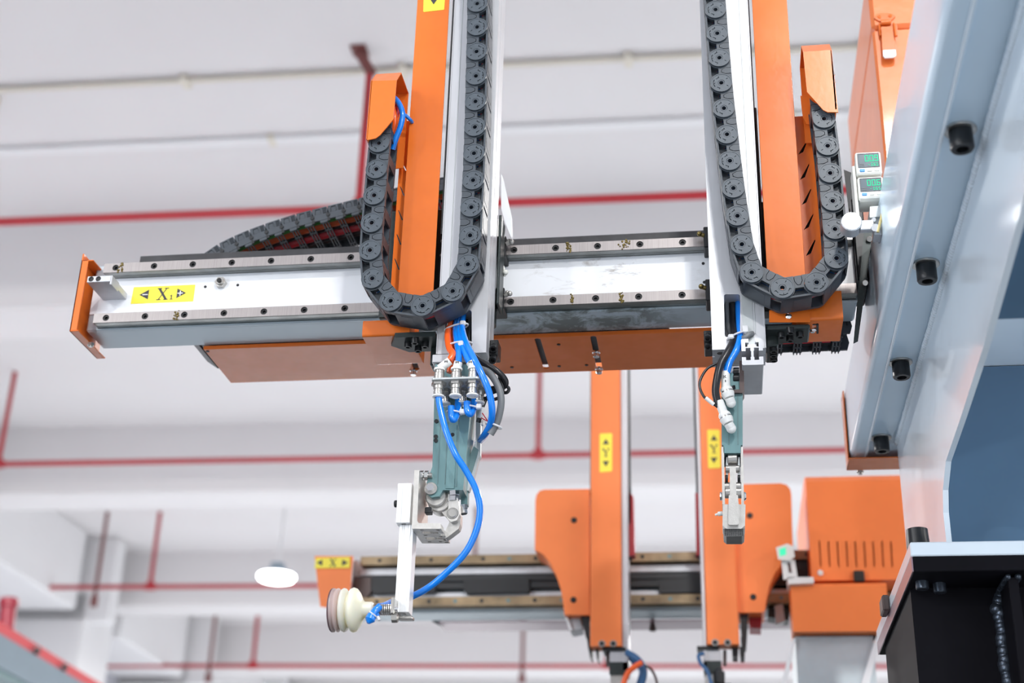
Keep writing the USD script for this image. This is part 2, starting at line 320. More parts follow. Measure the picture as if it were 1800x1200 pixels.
# crane rail at the lower left
t = Thing('guard_rail', 'grey-blue beam with a red top rail in the lower left corner', 'rail')
A_, B_ = at(-60, 1072, X=-3.5), at(190, 1222, X=-3.55); d_ = B_-A_
def slab(a, b, z0, z1, dx):
    P = []
    for q in (a, b):
        for z in (z0, z1):
            for x in (0, dx): P.append(q+[x, 0, z])
    return hull(P)
t.part('top_rail', slab(A_, B_, -.018, .040, -.09), 'red_bright'); t.part('web', slab(A_+[.01, 0, 0], B_+[.01, 0, 0], -.17, -.018, -.07), 'guard_grey')
t.part('lower_flange', slab(A_, B_, -.20, -.17, -.12), 'teal_dark')
for f in (.42, .62): t.part('bolt', cyl(A_+d_*f+[.012, 0, 0], A_+d_*f+[.03, 0, 0], .02, 12), 'black_oxide')
t.done()
single('fire_pipe', 'short thick red upright pipe at the left edge above the guard rail', 'pipe', [cyl(at(8, 1130, Y=8.2), at(16, 1058, Y=8.2), .048, 20), cyl(at(15, 1068, Y=8.2), at(17, 1052, Y=8.2), .06, 20)], 'red_deep')

# ================================================================ THE FRONT ROBOT: horizontal beam
YR, YP = 1.775, 1.797                                     # rail face, panel plane
t = Thing('cross_beam', 'white horizontal robot beam with two steel rails and the yellow X label', 'robot beam')
t.part('beam_body', [rbox(-.918, .20, YP, 1.8608, 2.3772, 2.4885, .003), rbox(-.90, .20, YP-.004, YP+.002, 2.3765, 2.3800, .001)], 'beam_under', label='silver beam profile with oily underside')
t.part('front_panel', rbox(-.915, .20, YP-.003, YP+.001, 2.404, 2.4625, .0006), 'panel_white')
def rail(z, x0, x1, holes, dirt):
    g = Polygon([(YR, z-.0075), (YR, z+.0075), (YR+.006, z+.0075), (YR+.009, z+.0060), (YR+.012, z+.0060), (YR+.015, z+.0075), (YP, z+.0075), (YP, z-.0075), (YR+.015, z-.0075), (YR+.012, z-.0060), (YR+.009, z-.0060), (YR+.006, z-.0075)])
    m = cutout(ext_x(g, x0, x1-x0), [cyl((x, YR-.001, z), (x, YR+.006, z), .0050, 18, 0) for x in holes])
    r = t.part('rail', m, 'rail_steel', smooth=False)
    t.part('rail_flank', [rbox(x0+.0005, x1, YR+.0015, YR+.0088, z-.0079, z-.0073, .0001), rbox(x0+.0005, x1, YR+.0088, YR+.0125, z-.0075, z-.0058, .0001), rbox(x0+.0005, x1, YR+.0125, YP-.0005, z-.0079, z-.0073, .0001)], 'rail_side', r)
    for x in holes: t.part('rail_bolt', lathe((x, YR+.0075, z), (x, YR+.0015, z), [(0, .0049), (.006, .0047), (.006, .0026), (.003, .0024)], 16), 'black_oxide', r)
    for x, w in dirt: t.part('grease_blob', cat_([trimesh.creation.icosphere(1, random.uniform(.0007, .0019)).apply_translation((x+random.uniform(-w, w), YR-.0002, z+random.uniform(-.008, .008))) for _ in range(20)]), 'brass_grease', r, kind='stuff')
xu = [-.8757+.06*k for k in range(18)]; xl = [-.8783+.06*k for k in range(18)]
rail(2.4705, -.8945, .198, xu, [(-.868, .004), (-.197, .003), (-.118, .008)]); rail(2.3878, -.8975, .198, xl, [(-.77, .004), (-.192, .002), (-.122, .003)])
c = t.part('end_cap', [rbox(-.9275, -.9165, 1.7665, 1.7685, 2.3655, 2.4815, .0006), rbox(-.9275, -.925, 1.7665, 1.8660, 2.3640, 2.4925, .0006), rbox(-.9275, -.9135, 1.7665, 1.8660, 2.3640, 2.3660, .0006), rbox(-.9275, -.9085, 1.7665, 1.8660, 2.4795, 2.4815, .0006)], 'orange_paint', label='orange sheet metal end cap')
p_ = at(160, 603, Z=2.364); t.part('screw', [hexa(p_, p_-[0, 0, .004], .0052), cyl(p_-[0, 0, .0035], p_-[0, 0, .006], .003)], 'nickel', c)
b = t.part('stop_bracket', cutout(cat_([rbox(-.897, -.8600, 1.735, YP-.002, 2.4265, 2.4365, .0006)]), [cyl((-.891, 1.73, 2.4318), (-.891, 1.745, 2.4318), .0042, 18, 0), cyl((-.880, 1.73, 2.4318), (-.880, 1.745, 2.4318), .0042, 18, 0)]), 'anodised', label='machined aluminium end stop')
t.part('stop_tip', rbox(-.8615, -.8585, 1.735, 1.760, 2.4215, 2.4365, .0005), 'anodised', b)
for x in (-.891, -.880): t.part('screw', cyl((x, 1.7365, 2.4318), (x, 1.7445, 2.4318), .0041, 16, 0), 'black_oxide', b)
n0 = at(389.5, 498.5, Y=YP-.003)
n = t.part('grease_nipple', [hexa(n0, n0-[0, .007, 0], .0088), cyl(n0-[0, .006, 0], n0-[0, .010, 0], .0062)], 'nickel', label='hexagonal grease nipple')
t.part('nipple_core', cyl(n0-[0, .0095, 0], n0-[0, .0125, 0], .0036), 'black_oxide', n)
for q in ((361, 504), (418, 501), (1236, 463), (1238, 496)):
    h = at(*q, Y=YP-.003); t.part('panel_screw', cyl(h-[0, .0006, 0], h+[0, .001, 0], .0022, 14, 0), 'black_oxide')
# label X1
LY = YP-.0034
lab = t.part('axis_label', plate([(235, 504.5), (343.5, 500), (339.5, 529.5), (229.5, 534)], LY, .0005, .001), 'yellow_label', label='yellow label printed X1 with arrows')
cx, cz = at(286, 516.5, Y=LY)[[0, 2]]
t.part('letter', ext_y(serif_x(cx, cz, .0185), LY-.0003, .0004), 'label_print', lab, smooth=False)
s1 = unary_union([sbox(cx+.0135, cz-.0095, cx+.0150, cz-.0020), sbox(cx+.0120, cz-.0098, cx+.0168, cz-.0089), sbox(cx+.0120, cz-.0040, cx+.0142, cz-.0030)])
t.part('letter', ext_y(s1, LY-.0003, .0004), 'label_print', lab, smooth=False)
for dx, way, mn in ((-.0285, 'left', True), (.0285, 'right', False)):
    a_ = t.part('arrow', ext_y(tri_print(cx+dx, cz, .0128, way), LY-.0003, .0004), 'label_print', lab, smooth=False)
    t.part('sign', ext_y(plus(cx+dx+(.0012 if mn else -.0012), cz, .0042, mn), LY-.0006, .0004), 'white_print', lab, smooth=False)
t.part('top_plate', rbox(-.8785, .2, 1.8575, 1.8625, 2.488, 2.5345, .0008), 'dark_scale', label='thin dark plate standing on top')
# orange tray under the beam
slots = [((722, 622), (732, 648)), ((945, 597), (960, 646)), ((1043, 593), (1054, 648))]
ZT = 2.3715
def slot(a, b, w=.0045):
    A1, B1 = at(*a, Z=ZT), at(*b, Z=ZT); return ext_z(LineString([A1[:2], B1[:2]]).buffer(w), ZT-.01, .03)
tr = cutout(rbox(-.7575, .005, 1.8610, 1.9910, ZT, ZT+.0030, .0006), [slot(*s_) for s_ in slots])
y = t.part('chain_tray', tr, 'orange_paint', label='flat orange tray under the beam')
t.part('tray_lip', rbox(-.7575, .005, 1.8608, 1.8630, ZT-.0005, 2.3772, .0005), 'orange_paint', y)
for q in ((727, 650), (1048, 618), (1053, 647)):
    p = at(*q, Z=ZT); t.part('tray_bolt', [cyl(p+[0, 0, .001], p-[0, 0, .003], .0062), cyl(p-[0, 0, .003], p-[0, 0, .009], .0046)], 'chrome', y)
for q in ((982, 605), (900, 645), (983, 643), (1031, 641), (365, 617)):
    p = at(*q, Z=ZT); t.part('rivet', cyl(p+[0, 0, .001], p-[0, 0, .0012], .0026, 12), 'black_oxide', y)
t.done()

# ---------------------------------------------------------------- cable chains (vertical loops)
def link_parts(c0, c1, Y, side, W=.045, R=.0150, last=False, holey=True):
    """One link from hinge c0 to hinge c1 in the plane Y; side = +1/-1: which side of c0->c1 is the outside of the bend."""
    c0, c1 = np.asarray(c0), np.asarray(c1); d = c1-c0; L = np.linalg.norm(d); e = d/L; n = np.array([-e[1], e[0]])*side
    def loc(g): return affinity.affine_transform(g, [e[0], n[0], e[1], n[1], c0[0], c0[1]])
    disc = Point(0, 0).buffer(R, 20); nxt = Point(L, 0).buffer(R*1.03, 20)
    body = unary_union([disc, sbox(0, -R, L, R)]).difference(nxt)
    hole = Point(0, 0).buffer(.0030, 10)
    pocket = sbox(R*.35, R*.16, L-R*.25, R*.83).difference(Point(0, 0).buffer(R*1.06, 20)).difference(Point(L, 0).buffer(R*1.12, 20))
    tab_o = Polygon([(L*.5-.0052, -R*1.01), (L*.5+.0052, -R*1.01), (L*.5+.0052, -R*.45), (L*.5+.0022, -R*.08), (L*.5-.0022, -R*.08), (L*.5-.0052, -R*.45)])
    tab = tab_o.buffer(-.0007)
    A = cat_([ext_y(loc(body.difference(hole).difference(pocket)), Y+.0055, .0030), ext_y(loc(pocket.buffer(.0003)), Y+.0105, .0015)])
    Bp = ext_y(loc(body.difference(hole).difference(pocket).difference(tab_o)), Y+.0015, .0042)
    Tb = ext_y(loc(tab), Y+.0012, .0045)
    back = ext_y(loc(body), Y+W-.006, .005)
    ob = ext_y(loc(sbox(-R*.25, R-.0022, L-R*.55, R)), Y+.0030, W-.006); oi = ext_y(loc(sbox(L*.28, R-.0004, L*.62, R+.0003)), Y+.010, W-.020)
    ib = ext_y(loc(sbox(L*.30, -R, L*.66, -R+.0022)), Y+.004, W-.008)
    main = cat_([A, Bp, Tb, back, ob, oi, ib])
    ring = Point(0, 0).buffer(R*.985, 28).difference(Point(0, 0).buffer(.0047, 14)); slits = []
    for k, a in enumerate(np.radians([90, 162, 234, 306, 18])):
        ca, sa = math.cos(a), math.sin(a); slits.append(LineString([(ca*R*.56, sa*R*.56), (ca*R*.74, sa*R*.74)]).buffer(.00042, cap_style=2))
    arc = [(math.cos(a)*R*.70, math.sin(a)*R*.70) for a in np.radians(np.linspace(58, 122, 9))]; slits.append(LineString(arc).buffer(.0005, cap_style=2))
    for s_ in (-1, 1):
        arc = [(math.cos(a)*R*.60, math.sin(a)*R*.60) for a in np.radians(np.linspace(90+s_*45, 90+s_*72, 5))]; slits.append(LineString(arc).buffer(.00045, cap_style=2))
    Dm = [ext_y(loc(ring.difference(unary_union(slits))), Y-.0012, .0026), ext_y(loc(Point(0, 0).buffer(R*.96, 28).difference(Point(0, 0).buffer(.0050, 14))), Y+.0010, .0012)]
    rim = ext_y(loc(Point(0, 0).buffer(R*.985, 28).difference(Point(0, 0).buffer(R*.90, 28))), Y-.0017, .0012)
    hub = ext_y(loc(Point(0, 0).buffer(.0043, 14).difference(Point(0, 0).buffer(.0030, 14))), Y-.0010, .0040)
    return main, cat_(Dm+[rim, hub])
def chain_thing(label, px, Y, side, extra_start=None):
    P = [at(x, y, Y=Y)[[0, 2]] for x, y in px]
    if extra_start is not None:
        d = P[0]-P[1]; P = [P[0]+d*k for k in range(extra_start, 0, -1)]+P
    t = Thing('cable_chain', label, 'cable chain')
    for i in range(len(P)-1):
        m, dsc = link_parts(P[i], P[i+1], Y, side)
        k = t.part('chain_link', m, 'chain_plastic', smooth=30); t.part('hinge_disc', dsc, 'chain_disc', k, smooth=30)
    # the cables that run inside
    for dx, col, r in ((-.006, 'blue_tube', .0042), (.005, 'red_tube', .004)):
        path = [np.array([p[0], Y+.024+dx*1.4, p[1]]) for p in P]
        k = t.part('inner_cable', tube(path, r, 8, 3), col)
    t.done(); return P
YL, YRC = 1.615, 1.640
LC = [(839,7),(838.8,48),(837.8,91),(836.8,134),(836,178.7),(834.8,223.7),(833.3,269.8),(831.7,317),(828.7,364.5),(826.5,414),(822.5,464.8),(795.8,512),(742.8,537.5),(686.8,529),(654.5,489.5),(650.5,440),(653.5,391.8),(657.8,343.5),(661.7,297.7),(666.2,252),(669.5,207)]
RC = [(1257.7,17.3),(1260.7,59),(1264.4,102),(1267.9,146),(1272.4,190.6),(1277.8,236.5),(1283,283),(1289,331),(1296.2,379.7),(1304,429.6),(1321.5,479),(1375.3,506),(1435.5,496.5),(1470.4,454),(1467.8,403),(1463.7,353.4),(1459.3,304.5),(1454.9,256.7),(1448.5,209),(1443,165)]
chain_thing('dark grey plastic cable chain hanging in a loop over the left orange column', LC, YL, 1, 3)
chain_thing('dark grey plastic cable chain hanging in a loop over the right orange column', RC, YRC, -1, 3)

# ---------------------------------------------------------------- cable chain lying behind the beam
def flat_link(c0, c1, Y0, W, H, up):
    c0, c1 = np.asarray(c0), np.asarray(c1); d = c1-c0; L = np.linalg.norm(d); e = d/L; n = np.array([-e[1], e[0]])*up
    def loc(g): return affinity.affine_transform(g, [e[0], n[0], e[1], n[1], c0[0], c0[1]])
    h = H/2
    side = Polygon([(-L*.06, -h*.62), (L*.92, -h*.62), (L*1.04, h*.1), (L*.94, h), (L*.02, h), (-L*.08, h*.1)])
    wins = [sbox(L*.06, h*(.18+.19*k), L*.31, h*(.28+.19*k)) for k in range(4)]
    trap = Polygon([(L*.40, h*.16), (L*.82, h*.16), (L*.76, h*.84), (L*.46, h*.84)])
    cells = unary_union(wins+[trap])
    M_ = [ext_y(loc(side.difference(unary_union(wins)).difference(trap)), Y0, .002), ext_y(loc(trap.buffer(-.0007)), Y0+.0008, .002),
          ext_y(loc(sbox(L*.1, -h*.95, L*.55, -h*.62)), Y0+.0005, .004), ext_y(loc(side), Y0+W-.004, .004)]
    bars = [ext_y(loc(sbox(L*.02, h-.0025, L*.94, h)), Y0+.003, W-.006)] + [ext_y(loc(sbox(L*(.06+.17*k), -h, L*(.12+.17*k), -h+.003)), Y0+.003, W-.006) for k in range(3)] + [ext_y(loc(sbox(L*.04, -h, L*.5, -h+.003)), Y0+W*f, .004) for f in (.22, .5, .78)]
    pin = cyl((*(loc(Point(0, -h*.12)).coords[0][:1]), Y0-.0014, loc(Point(0, -h*.12)).coords[0][1]), (loc(Point(0, -h*.12)).coords[0][0], Y0+.002, loc(Point(0, -h*.12)).coords[0][1]), .0032, 10, 0)
    slot_ = ext_y(loc(Polygon([(-.001, -h*.2), (.001, -h*.2), (.0024, -h*.9), (-.0024, -h*.9)])), Y0-.0006, .002)
    return cat_(M_+bars), cat_([pin, slot_, ext_y(loc(side.buffer(-.0004)), Y0+.0020, .0022)])  # dark sheet behind the side slits stands in for their shade
def flat_chain(label, path, Y0, W, H, up, pitch, cables, name='cable_chain'):
    P = np.asarray(path, float); S = spline(np.stack([P[:, 0], P[:, 0]*0, P[:, 1]], 1), 40)[:, [0, 2]]
    s_ = np.concatenate([[0], np.cumsum(np.linalg.norm(np.diff(S, axis=0), axis=1))]); k = int(s_[-1]/pitch)
    Q = np.stack([np.interp(np.arange(k+1)*pitch, s_, S[:, 0]), np.interp(np.arange(k+1)*pitch, s_, S[:, 1])], 1)
    t = Thing(name, label, 'cable chain')
    for i in range(k):
        m, pn = flat_link(Q[i], Q[i+1], Y0, W, H, up); j = t.part('chain_link', m, 'chain_plastic', smooth=False); t.part('pin_and_slit_shade', pn, 'chain_dark', j)
    for f, col, r in cables: t.part('inner_cable', tube([np.array([q[0], Y0+W*f, q[1]-.001]) for q in Q[::2]], r, 8, 3), col)
    t.done()
CAB = [(.16, 'green_wire', .0045), (.30, 'orange_wire', .0055), (.42, 'black_cable', .004), (.58, 'red_tube', .006), (.75, 'black_cable', .005)]
flat_chain('dark cable chain arching down to the left behind the white beam', [(-.39, 2.647), (-.46, 2.634), (-.54, 2.613), (-.64, 2.590), (-.725, 2.560), (-.775, 2.528), (-.797, 2.480), (-.795, 2.435), (-.775, 2.404), (-.72, 2.392), (-.60, 2.391), (-.3, 2.391), (-.06, 2.391)], 1.872, .10, .028, -1, .0252, CAB)
zq = at(1420, 600, Y=1.845)[2]
flat_chain('short black run of cable chain with red and green wires below the right orange column', [(.06, 2.370), (.12, 2.370), (.215, 2.370)], 1.862, .06, .030, 1, .0272, CAB)

# ================================================================ THE TWO VERTICAL ARMS
def z_at(px, py, Y): return float(at(px, py, Y=Y)[2])
def x_at(px, py, Y): return float(at(px, py, Y=Y)[0])
def arm(label, x0, x1, Y0, zb, cx0, cx1, czb, slot_px, sgn, extra):
    """x0..x1 aluminium profile, cx0..cx1 orange cover; sgn: side of the profile on which the cover stands."""
    t = Thing('robot_arm', label, 'robot arm'); D = .056; zt = 3.15
    g = sbox(x0, Y0, x1, Y0+D)
    for xs, s_ in ((x0, 1), (x1, -1)):                     # T grooves along both sides
        g = g.difference(sbox(min(xs, xs+s_*.003), Y0+.020, max(xs, xs+s_*.003), Y0+.0235)).difference(sbox(min(xs, xs+s_*.0012), Y0+.045, max(xs, xs+s_*.0012), Y0+.0465))
    prof = ext_z(g, zb, zt-zb)
    sp_ = pxpoly(slot_px, Y0).buffer(-.003).buffer(.003, 4)
    prof = cutout(prof, [ext_y(sp_, Y0-.01, .045)])
    k = t.part('profile', prof, 'anodised', smooth=False)
    xe = x0 if sgn < 0 else x1
    t.part('edge_lip', [rbox(xe-.0003 if sgn < 0 else xe-.0016, xe+.0016 if sgn < 0 else xe+.0003, Y0-.0007, Y0+.002, zb, zt, .0003)], 'anodised', k)
    t.part('seam_lip', rbox(xe-sgn*.0125-.0006, xe-sgn*.0125+.0006, Y0-.0005, Y0+.002, zb+.02, zt, .0002), 'anodised_dull', k)
    t.part('gear_rack', rbox(min(xe, xe+sgn*.0032), max(xe, xe+sgn*.0032), (Y0+.001 if sgn < 0 else Y0+.030), (Y0+.016 if sgn < 0 else Y0+.050), zb+.18, zt, .0004), 'black_oxide', k)
    c = t.part('column_cover', [ext_z(unary_union([sbox(cx0, Y0, cx1, Y0+.002), sbox(cx0, Y0, cx0+.002, Y0+.034) if sgn < 0 else sbox(cx1-.002, Y0, cx1, Y0+.034)]).buffer(-.0007).buffer(.0007, 3), czb, zt-czb)], 'orange_paint', smooth=30, label='orange sheet metal cover column')
    extra(t, k, c); t.done()
def left_extra(t, k, c):
    Y0 = 1.6655
    lab_ = t.part('axis_label', plate([(746, -52), (786, -52), (780.5, 17), (744, 21)], Y0-.0006, .0005, .0016), 'yellow_label', c, label='yellow label with a black down arrow and plus')
    p = at(763, -2, Y=Y0); 
    t.part('arrow_print', ext_y(tri_print(p[0], p[2], .0185, 'down').difference(plus(p[0], p[2]+.0028, .0050)), Y0-.0010, .0005), 'label_print', c, smooth=False)
    t.part('plus_print', ext_y(plus(p[0], p[2]+.0028, .0048), Y0-.0009, .0004), 'white_print', c, smooth=False)
    t.part('slider_cover', cat_([rbox(-.3655, -.3600, 1.690, 1.715, z_at(765, 500, 1.70), z_at(778, 392, 1.70), .002), rbox(-.3655, -.3602, 1.692, 1.712, z_at(770, 385, 1.7), z_at(778, 272, 1.70), .002)]), 'black_oxide')
    for y in (400, 425, 450): t.part('slider_bolt', cyl((-.3628, 1.691, z_at(770, y, 1.69)), (-.3628, 1.6875, z_at(770, y, 1.69)), .0022, 10), 'nickel')
    z1, z0 = z_at(796, 621, Y0-.006), z_at(796, 636, Y0-.006)
    t.part('end_block', rbox(-.3615, -.3060, Y0-.006, 1.7235, z0, z1-.0002, .001), 'anodised')
    t.part('end_bracket', rbox(-.2915, -.2800, 1.690, 1.716, z_at(860, 624, 1.69), z_at(860, 597, 1.69), .001), 'black_oxide')
    for y, xx in ((610, 858), (630, 861)):
        p = at(xx, y, Y=1.690); p[0] = -.2858; t.part('cap_screw', cap_screw(p+[0, .006, .004], p+[0, -.006, -.006], .0052), 'black_oxide')
def right_extra(t, k, c):
    Y0 = 1.690
    t.part('slider_cover', cat_([rbox(.0706, .0745, 1.716, 1.742, z_at(1335, 470, 1.72), z_at(1330, 190, 1.72), .002)]), 'black_oxide')
    t.part('end_bracket', rbox(-.0100, .0003, 1.715, 1.742, z_at(1254, 612, 1.715), z_at(1254, 580, 1.715), .001), 'black_oxide')
    for y in (592, 607):
        p = at(1254, y, Y=1.714); p[0] = -.005; t.part('cap_screw', cap_screw(p+[0, .004, .003], p+[0, -.006, -.005], .0048), 'black_oxide')
    t.part('face_groove', rbox(x_at(1305, 560, Y0), x_at(1324, 560, Y0), Y0-.0004, Y0+.002, z_at(1310, 612, Y0), z_at(1310, 500, Y0), .0002), 'anodised_dull', k)
    t.part('port', cyl((x_at(1266, 620, Y0), Y0+.012, z_at(1255, 614, Y0)+.004), (x_at(1266, 620, Y0), Y0+.012, z_at(1255, 614, Y0)-.0006), .0042, 14, 0), 'black_oxide', k)
arm('left vertical robot arm: silver profile beside an orange cover column', -.3577, -.2915, 1.6655, z_at(800, 621, 1.6655), -.4145, -.3660, z_at(730, 522, 1.6655), [(783, 545), (829, 545), (829, 612), (783, 612)], -1, left_extra)
arm('right vertical robot arm: silver profile beside a washed-out orange cover column', .0003, .0690, 1.690, z_at(1256, 614.5, 1.690), .0752, .1246, z_at(1390, 512, 1.69), [(1272.5, 517), (1301, 517), (1301, 592), (1274, 592)], 1, right_extra)

# ---------------------------------------------------------------- carriages with chain guides
def slotted_plate(x, w, y0, y1, z0, z1, zs, ya, yb):
    return cutout(rbox(x, x+w, y0, y1, z0, z1, .0005), [hull([(xx, yy, zz+dz) for xx in (x-.01, x+w+.01) for yy, dz in ((ya, -.0008), (ya, .0008), (yb, .004), (yb, -.004))]) for zs_ in zs for zz in (zs_,)])
def hood(t, front, top, Y0, D, sgn, xin, m='orange_paint'):
    """bent sheet hood: front plate, slanted top, back plate and the outer side flange"""
    h = t.part('hood', plate(front, Y0, .0018), m, smooth=False, label='orange sheet hood over the chain end')
    A1, B1 = at(*front[0], Y=Y0), at(*front[1], Y=Y0); A2, B2 = at(*top[0], Y=Y0+.024), at(*top[1], Y=Y0+.024)
    zz = (A2[2]+B2[2])/2; A2[2] = B2[2] = zz
    t.part('hood_top', hull([A1, B1, A1+[0, .0018, 0], B1+[0, .0018, 0], [A1[0], A2[1], zz], [B1[0], A2[1], zz], [A1[0], A2[1], zz-.0018], [B1[0], A2[1], zz-.0018]]), m, h)
    t.part('hood_roof', rbox(A1[0], B1[0], Y0+.0235, Y0+D, zz-.0018, zz, .0005), m, h)
    low = at(*front[-2], Y=Y0)[2]; xo = A1[0] if sgn < 0 else B1[0]
    t.part('hood_side', ext_x(Polygon([(Y0, A1[2]), (Y0+.024, zz), (Y0+D, zz), (Y0+D, low), (Y0, low)]), xo-.0009, .0018), m, h)
    t.part('hood_back', rbox(min(A1[0], B1[0]), max(A1[0], B1[0]), Y0+D-.002, Y0+D, low-.004, zz, .0005), m, h)
    return h, A1, B1, zz
t = Thing('arm_carriage', 'orange and black carriage with slotted chain guide behind the left cable chain', 'robot carriage')
zb = z_at(712, 588, 1.667)
t.part('base_plate', rbox(-.455, -.297, 1.7245, 1.7735, 2.345, 2.515, .002), 'black_plate')
YW = 1.697
web = ext_y(sbox(-.4330, zb+.004, -.3900, z_at(705, 213, YW)), YW, .0018)
web = cutout(web, [ext_y(pxpoly(q, YW), YW-.01, .03) for q in ([(706, 286), (708, 287), (715, 300), (713, 300)], [(702.5, 327), (704.5, 328), (711.5, 344), (709, 344)], [(699.5, 369), (701.5, 370), (709, 387), (706, 387)], [(696.5, 411), (698.5, 412), (706, 430), (703, 430)], [(693, 454), (695, 455), (703, 474), (700, 474)])])
g = t.part('chain_guide', web, 'orange_paint', smooth=False, label='orange web with lanced slots')
t.part('side_cheek', rbox(-.3725, -.3590, 1.699, 1.7235, z_at(757, 642, 1.70), z_at(757, 598, 1.70), .001), 'black_plate')
t.part('guide_base', ext_x(sbox(1.667, zb, 1.764, zb+.024).buffer(-.004).buffer(.004, 3), -.4600, .0645), 'orange_paint', smooth=40, label='orange lower housing with a shiny underside')
k = t.part('screw_plate', hull([(x, y, z) for x, y in ((x_at(694, 590, 1.664), 1.6645), (-.360, 1.6645), (-.360, 1.712), (-.405, 1.712), (-.425, 1.69)) for z in (zb-.0050, zb+.002)]), 'black_plate')
for q in ((717, 611), (729, 604), (747, 611), (735, 618)):
    p = at(*q, Z=zb-.0125); t.part('cap_screw', cap_screw(p+[0, 0, .0076], p, .0050), 'black_oxide', k)
p = at(697, 598, Z=zb); t.part('cross_screw', cyl(p+[0, 0, .001], p-[0, 0, .003], .004), 'chrome')
h, A1, B1, zz = hood(t, [(653, 142), (697, 141), (691.5, 209), (668, 237), (660, 243), (645, 246)], [(668, 130), (710, 127)], 1.605, .075, -1, 0)
p = at(648, 180, Y=1.63); p[0] = A1[0]; t.part('cross_screw', lathe(p, p-[.004, 0, 0], [(0, .0042), (.002, .004), (.004, .001)]), 'chrome', h)
for zc in (2.4705, 2.3878):                                # rail runner ends that look out on both sides of the arm
    for x0, x1 in ((-.297, -.2855),):
        r_ = t.part('rail_runner', rbox(x0-.01, x1, 1.762, 1.7965, zc-.0165, zc+.0165, .0012), 'black_oxide')
        t.part('grease_nipple', [cyl((x1, 1.764, zc+.004), (x1+.006, 1.7625, zc+.006), .003), trimesh.creation.icosphere(2, .0038).apply_translation((x1+.008, 1.7615, zc+.006)), trimesh.creation.icosphere(2, .0032).apply_translation((x1+.004, 1.764, zc+.009))], 'cast_nickel', r_)
t.part('side_flange', plate([(881, 305), (884, 312), (898.5, 378), (899.5, 420), (888, 392), (881, 366)], 1.752, .012), 'white_paint', label='bright white bracket plate')
t.part('side_block', rbox(-.2905, -.2865, 1.724, 1.758, 2.36, 2.50, .001), 'black_plate')
p = at(884, 480, Y=1.76); t.part('wire_stub', [tube([p+[-.006, 0, .012], p+[.001, -.004, .008], p+[.003, -.002, -.006]], .0016, 8), trimesh.creation.icosphere(2, .0042).apply_translation(p+[.004, -.004, -.001])], 'ivory_plastic')
t.done()
t = Thing('arm_carriage', 'orange and black carriage with slotted chain guide left of the right chain end', 'robot carriage')
zb2 = z_at(1400, 563, 1.692)
t.part('base_plate', rbox(.02, .166, 1.7475, 1.7735, 2.345, 2.515, .002), 'black_plate')
YW = 1.712
web = ext_y(sbox(.1050, zb2+.004, .1640, z_at(1410, 204, YW)), YW, .0018)
web = cutout(web, [ext_y(pxpoly(q, YW), YW-.01, .03) for q in ([(1419.5, 247), (1418.5, 246), (1402.7, 272), (1412, 267)], [(1422.8, 288.8), (1421.5, 288), (1406, 316), (1415, 311)], [(1426, 333), (1424.7, 332), (1409.4, 360), (1417.5, 355.5)], [(1430, 377), (1428.5, 376), (1413, 404), (1421.5, 399)], [(1433.7, 422), (1432, 421), (1416.4, 450), (1425.5, 445)])])
t.part('chain_guide', web, 'orange_paint', smooth=False, label='orange web with lanced slots')
t.part('added_back_sheet', rbox(.1050, .1640, 1.724, 1.7265, zb2+.004, z_at(1410, 204, YW), .0005), 'black_plate')  # added dark sheet so the slots in the web look dark
t.part('guide_tab', ext_y(pxpoly([(1407, 168), (1424, 170), (1424, 219), (1417, 218), (1411, 204), (1409, 190)], 1.695), 1.695, .0016), 'orange_paint')
t.part('guide_base', ext_x(sbox(1.692, zb2, 1.764, zb2+.042).buffer(-.004).buffer(.004, 3), .1105, .0585), 'orange_paint', smooth=40, label='orange lower housing with a rusty-looking underside')
t.part('front_lip', plate([(1352, 545), (1424, 545), (1424, 566), (1352, 566)], 1.6905, .0015), 'orange_paint')
p = at(1386, 556, Y=1.6905); t.part('cross_screw', lathe(p, p-[0, .003, 0], [(0, .0042), (.0015, .004), (.003, .0015)]), 'chrome')
zl = zb2-.004
k = t.part('screw_plate', cat_([rbox(x_at(1346, 580, 1.70), x_at(1424, 580, 1.70), 1.694, 1.742, zl-.006, zl, .002), rbox(x_at(1346, 580, 1.70), x_at(1368, 580, 1.70), 1.715, 1.772, zl-.02, zl, .002)]), 'black_plate')
for q in ((1374, 594), (1390, 586), (1389, 600), (1406.5, 593)):
    p = at(*q, Z=zl-.0135); t.part('cap_screw', cap_screw(p+[0, 0, .0076], p, .0050), 'black_oxide', k)
for q in ((1360, 619), (1360, 627), (1360, 635)):
    p = at(*q, Z=zl-.026); t.part('cap_screw', cap_screw(p+[0, 0, .0056], p, .0052), 'black_oxide', k)
p = at(1428, 577, Z=zb2); s_ = t.part('adjust_screw', [cyl(p+[0, 0, .001], p-[0, 0, .004], .005), cyl(p-[0, 0, .003], p-[0, 0, .006], .003)], 'chrome')
for a_, b_ in (((1430, 570), (1437, 570)), ((1437, 569), (1437, 585))):
    A1, B1 = at(*a_, Z=zb2), at(*b_, Z=zb2); t.part('slot_mark', ext_z(LineString([A1[:2], B1[:2]]).buffer(.0014), zb2-.0006, .001), 'black_oxide')
h, A1, B1, zz = hood(t, [(1411.7, 91), (1461, 87.5), (1473.5, 197), (1455, 197), (1447, 193), (1418.5, 161)], [(1404, 82), (1449, 77)], 1.630, .075, 1, 0, 'orange_paint')
for q in ((1467, 130), (1470, 143)):
    p = at(*q, Y=1.655); p[0] = B1[0]+.001; t.part('cross_screw', lathe(p, p+[.0045, 0, 0], [(0, .0045), (.002, .0042), (.0045, .001)]), 'chrome', h)
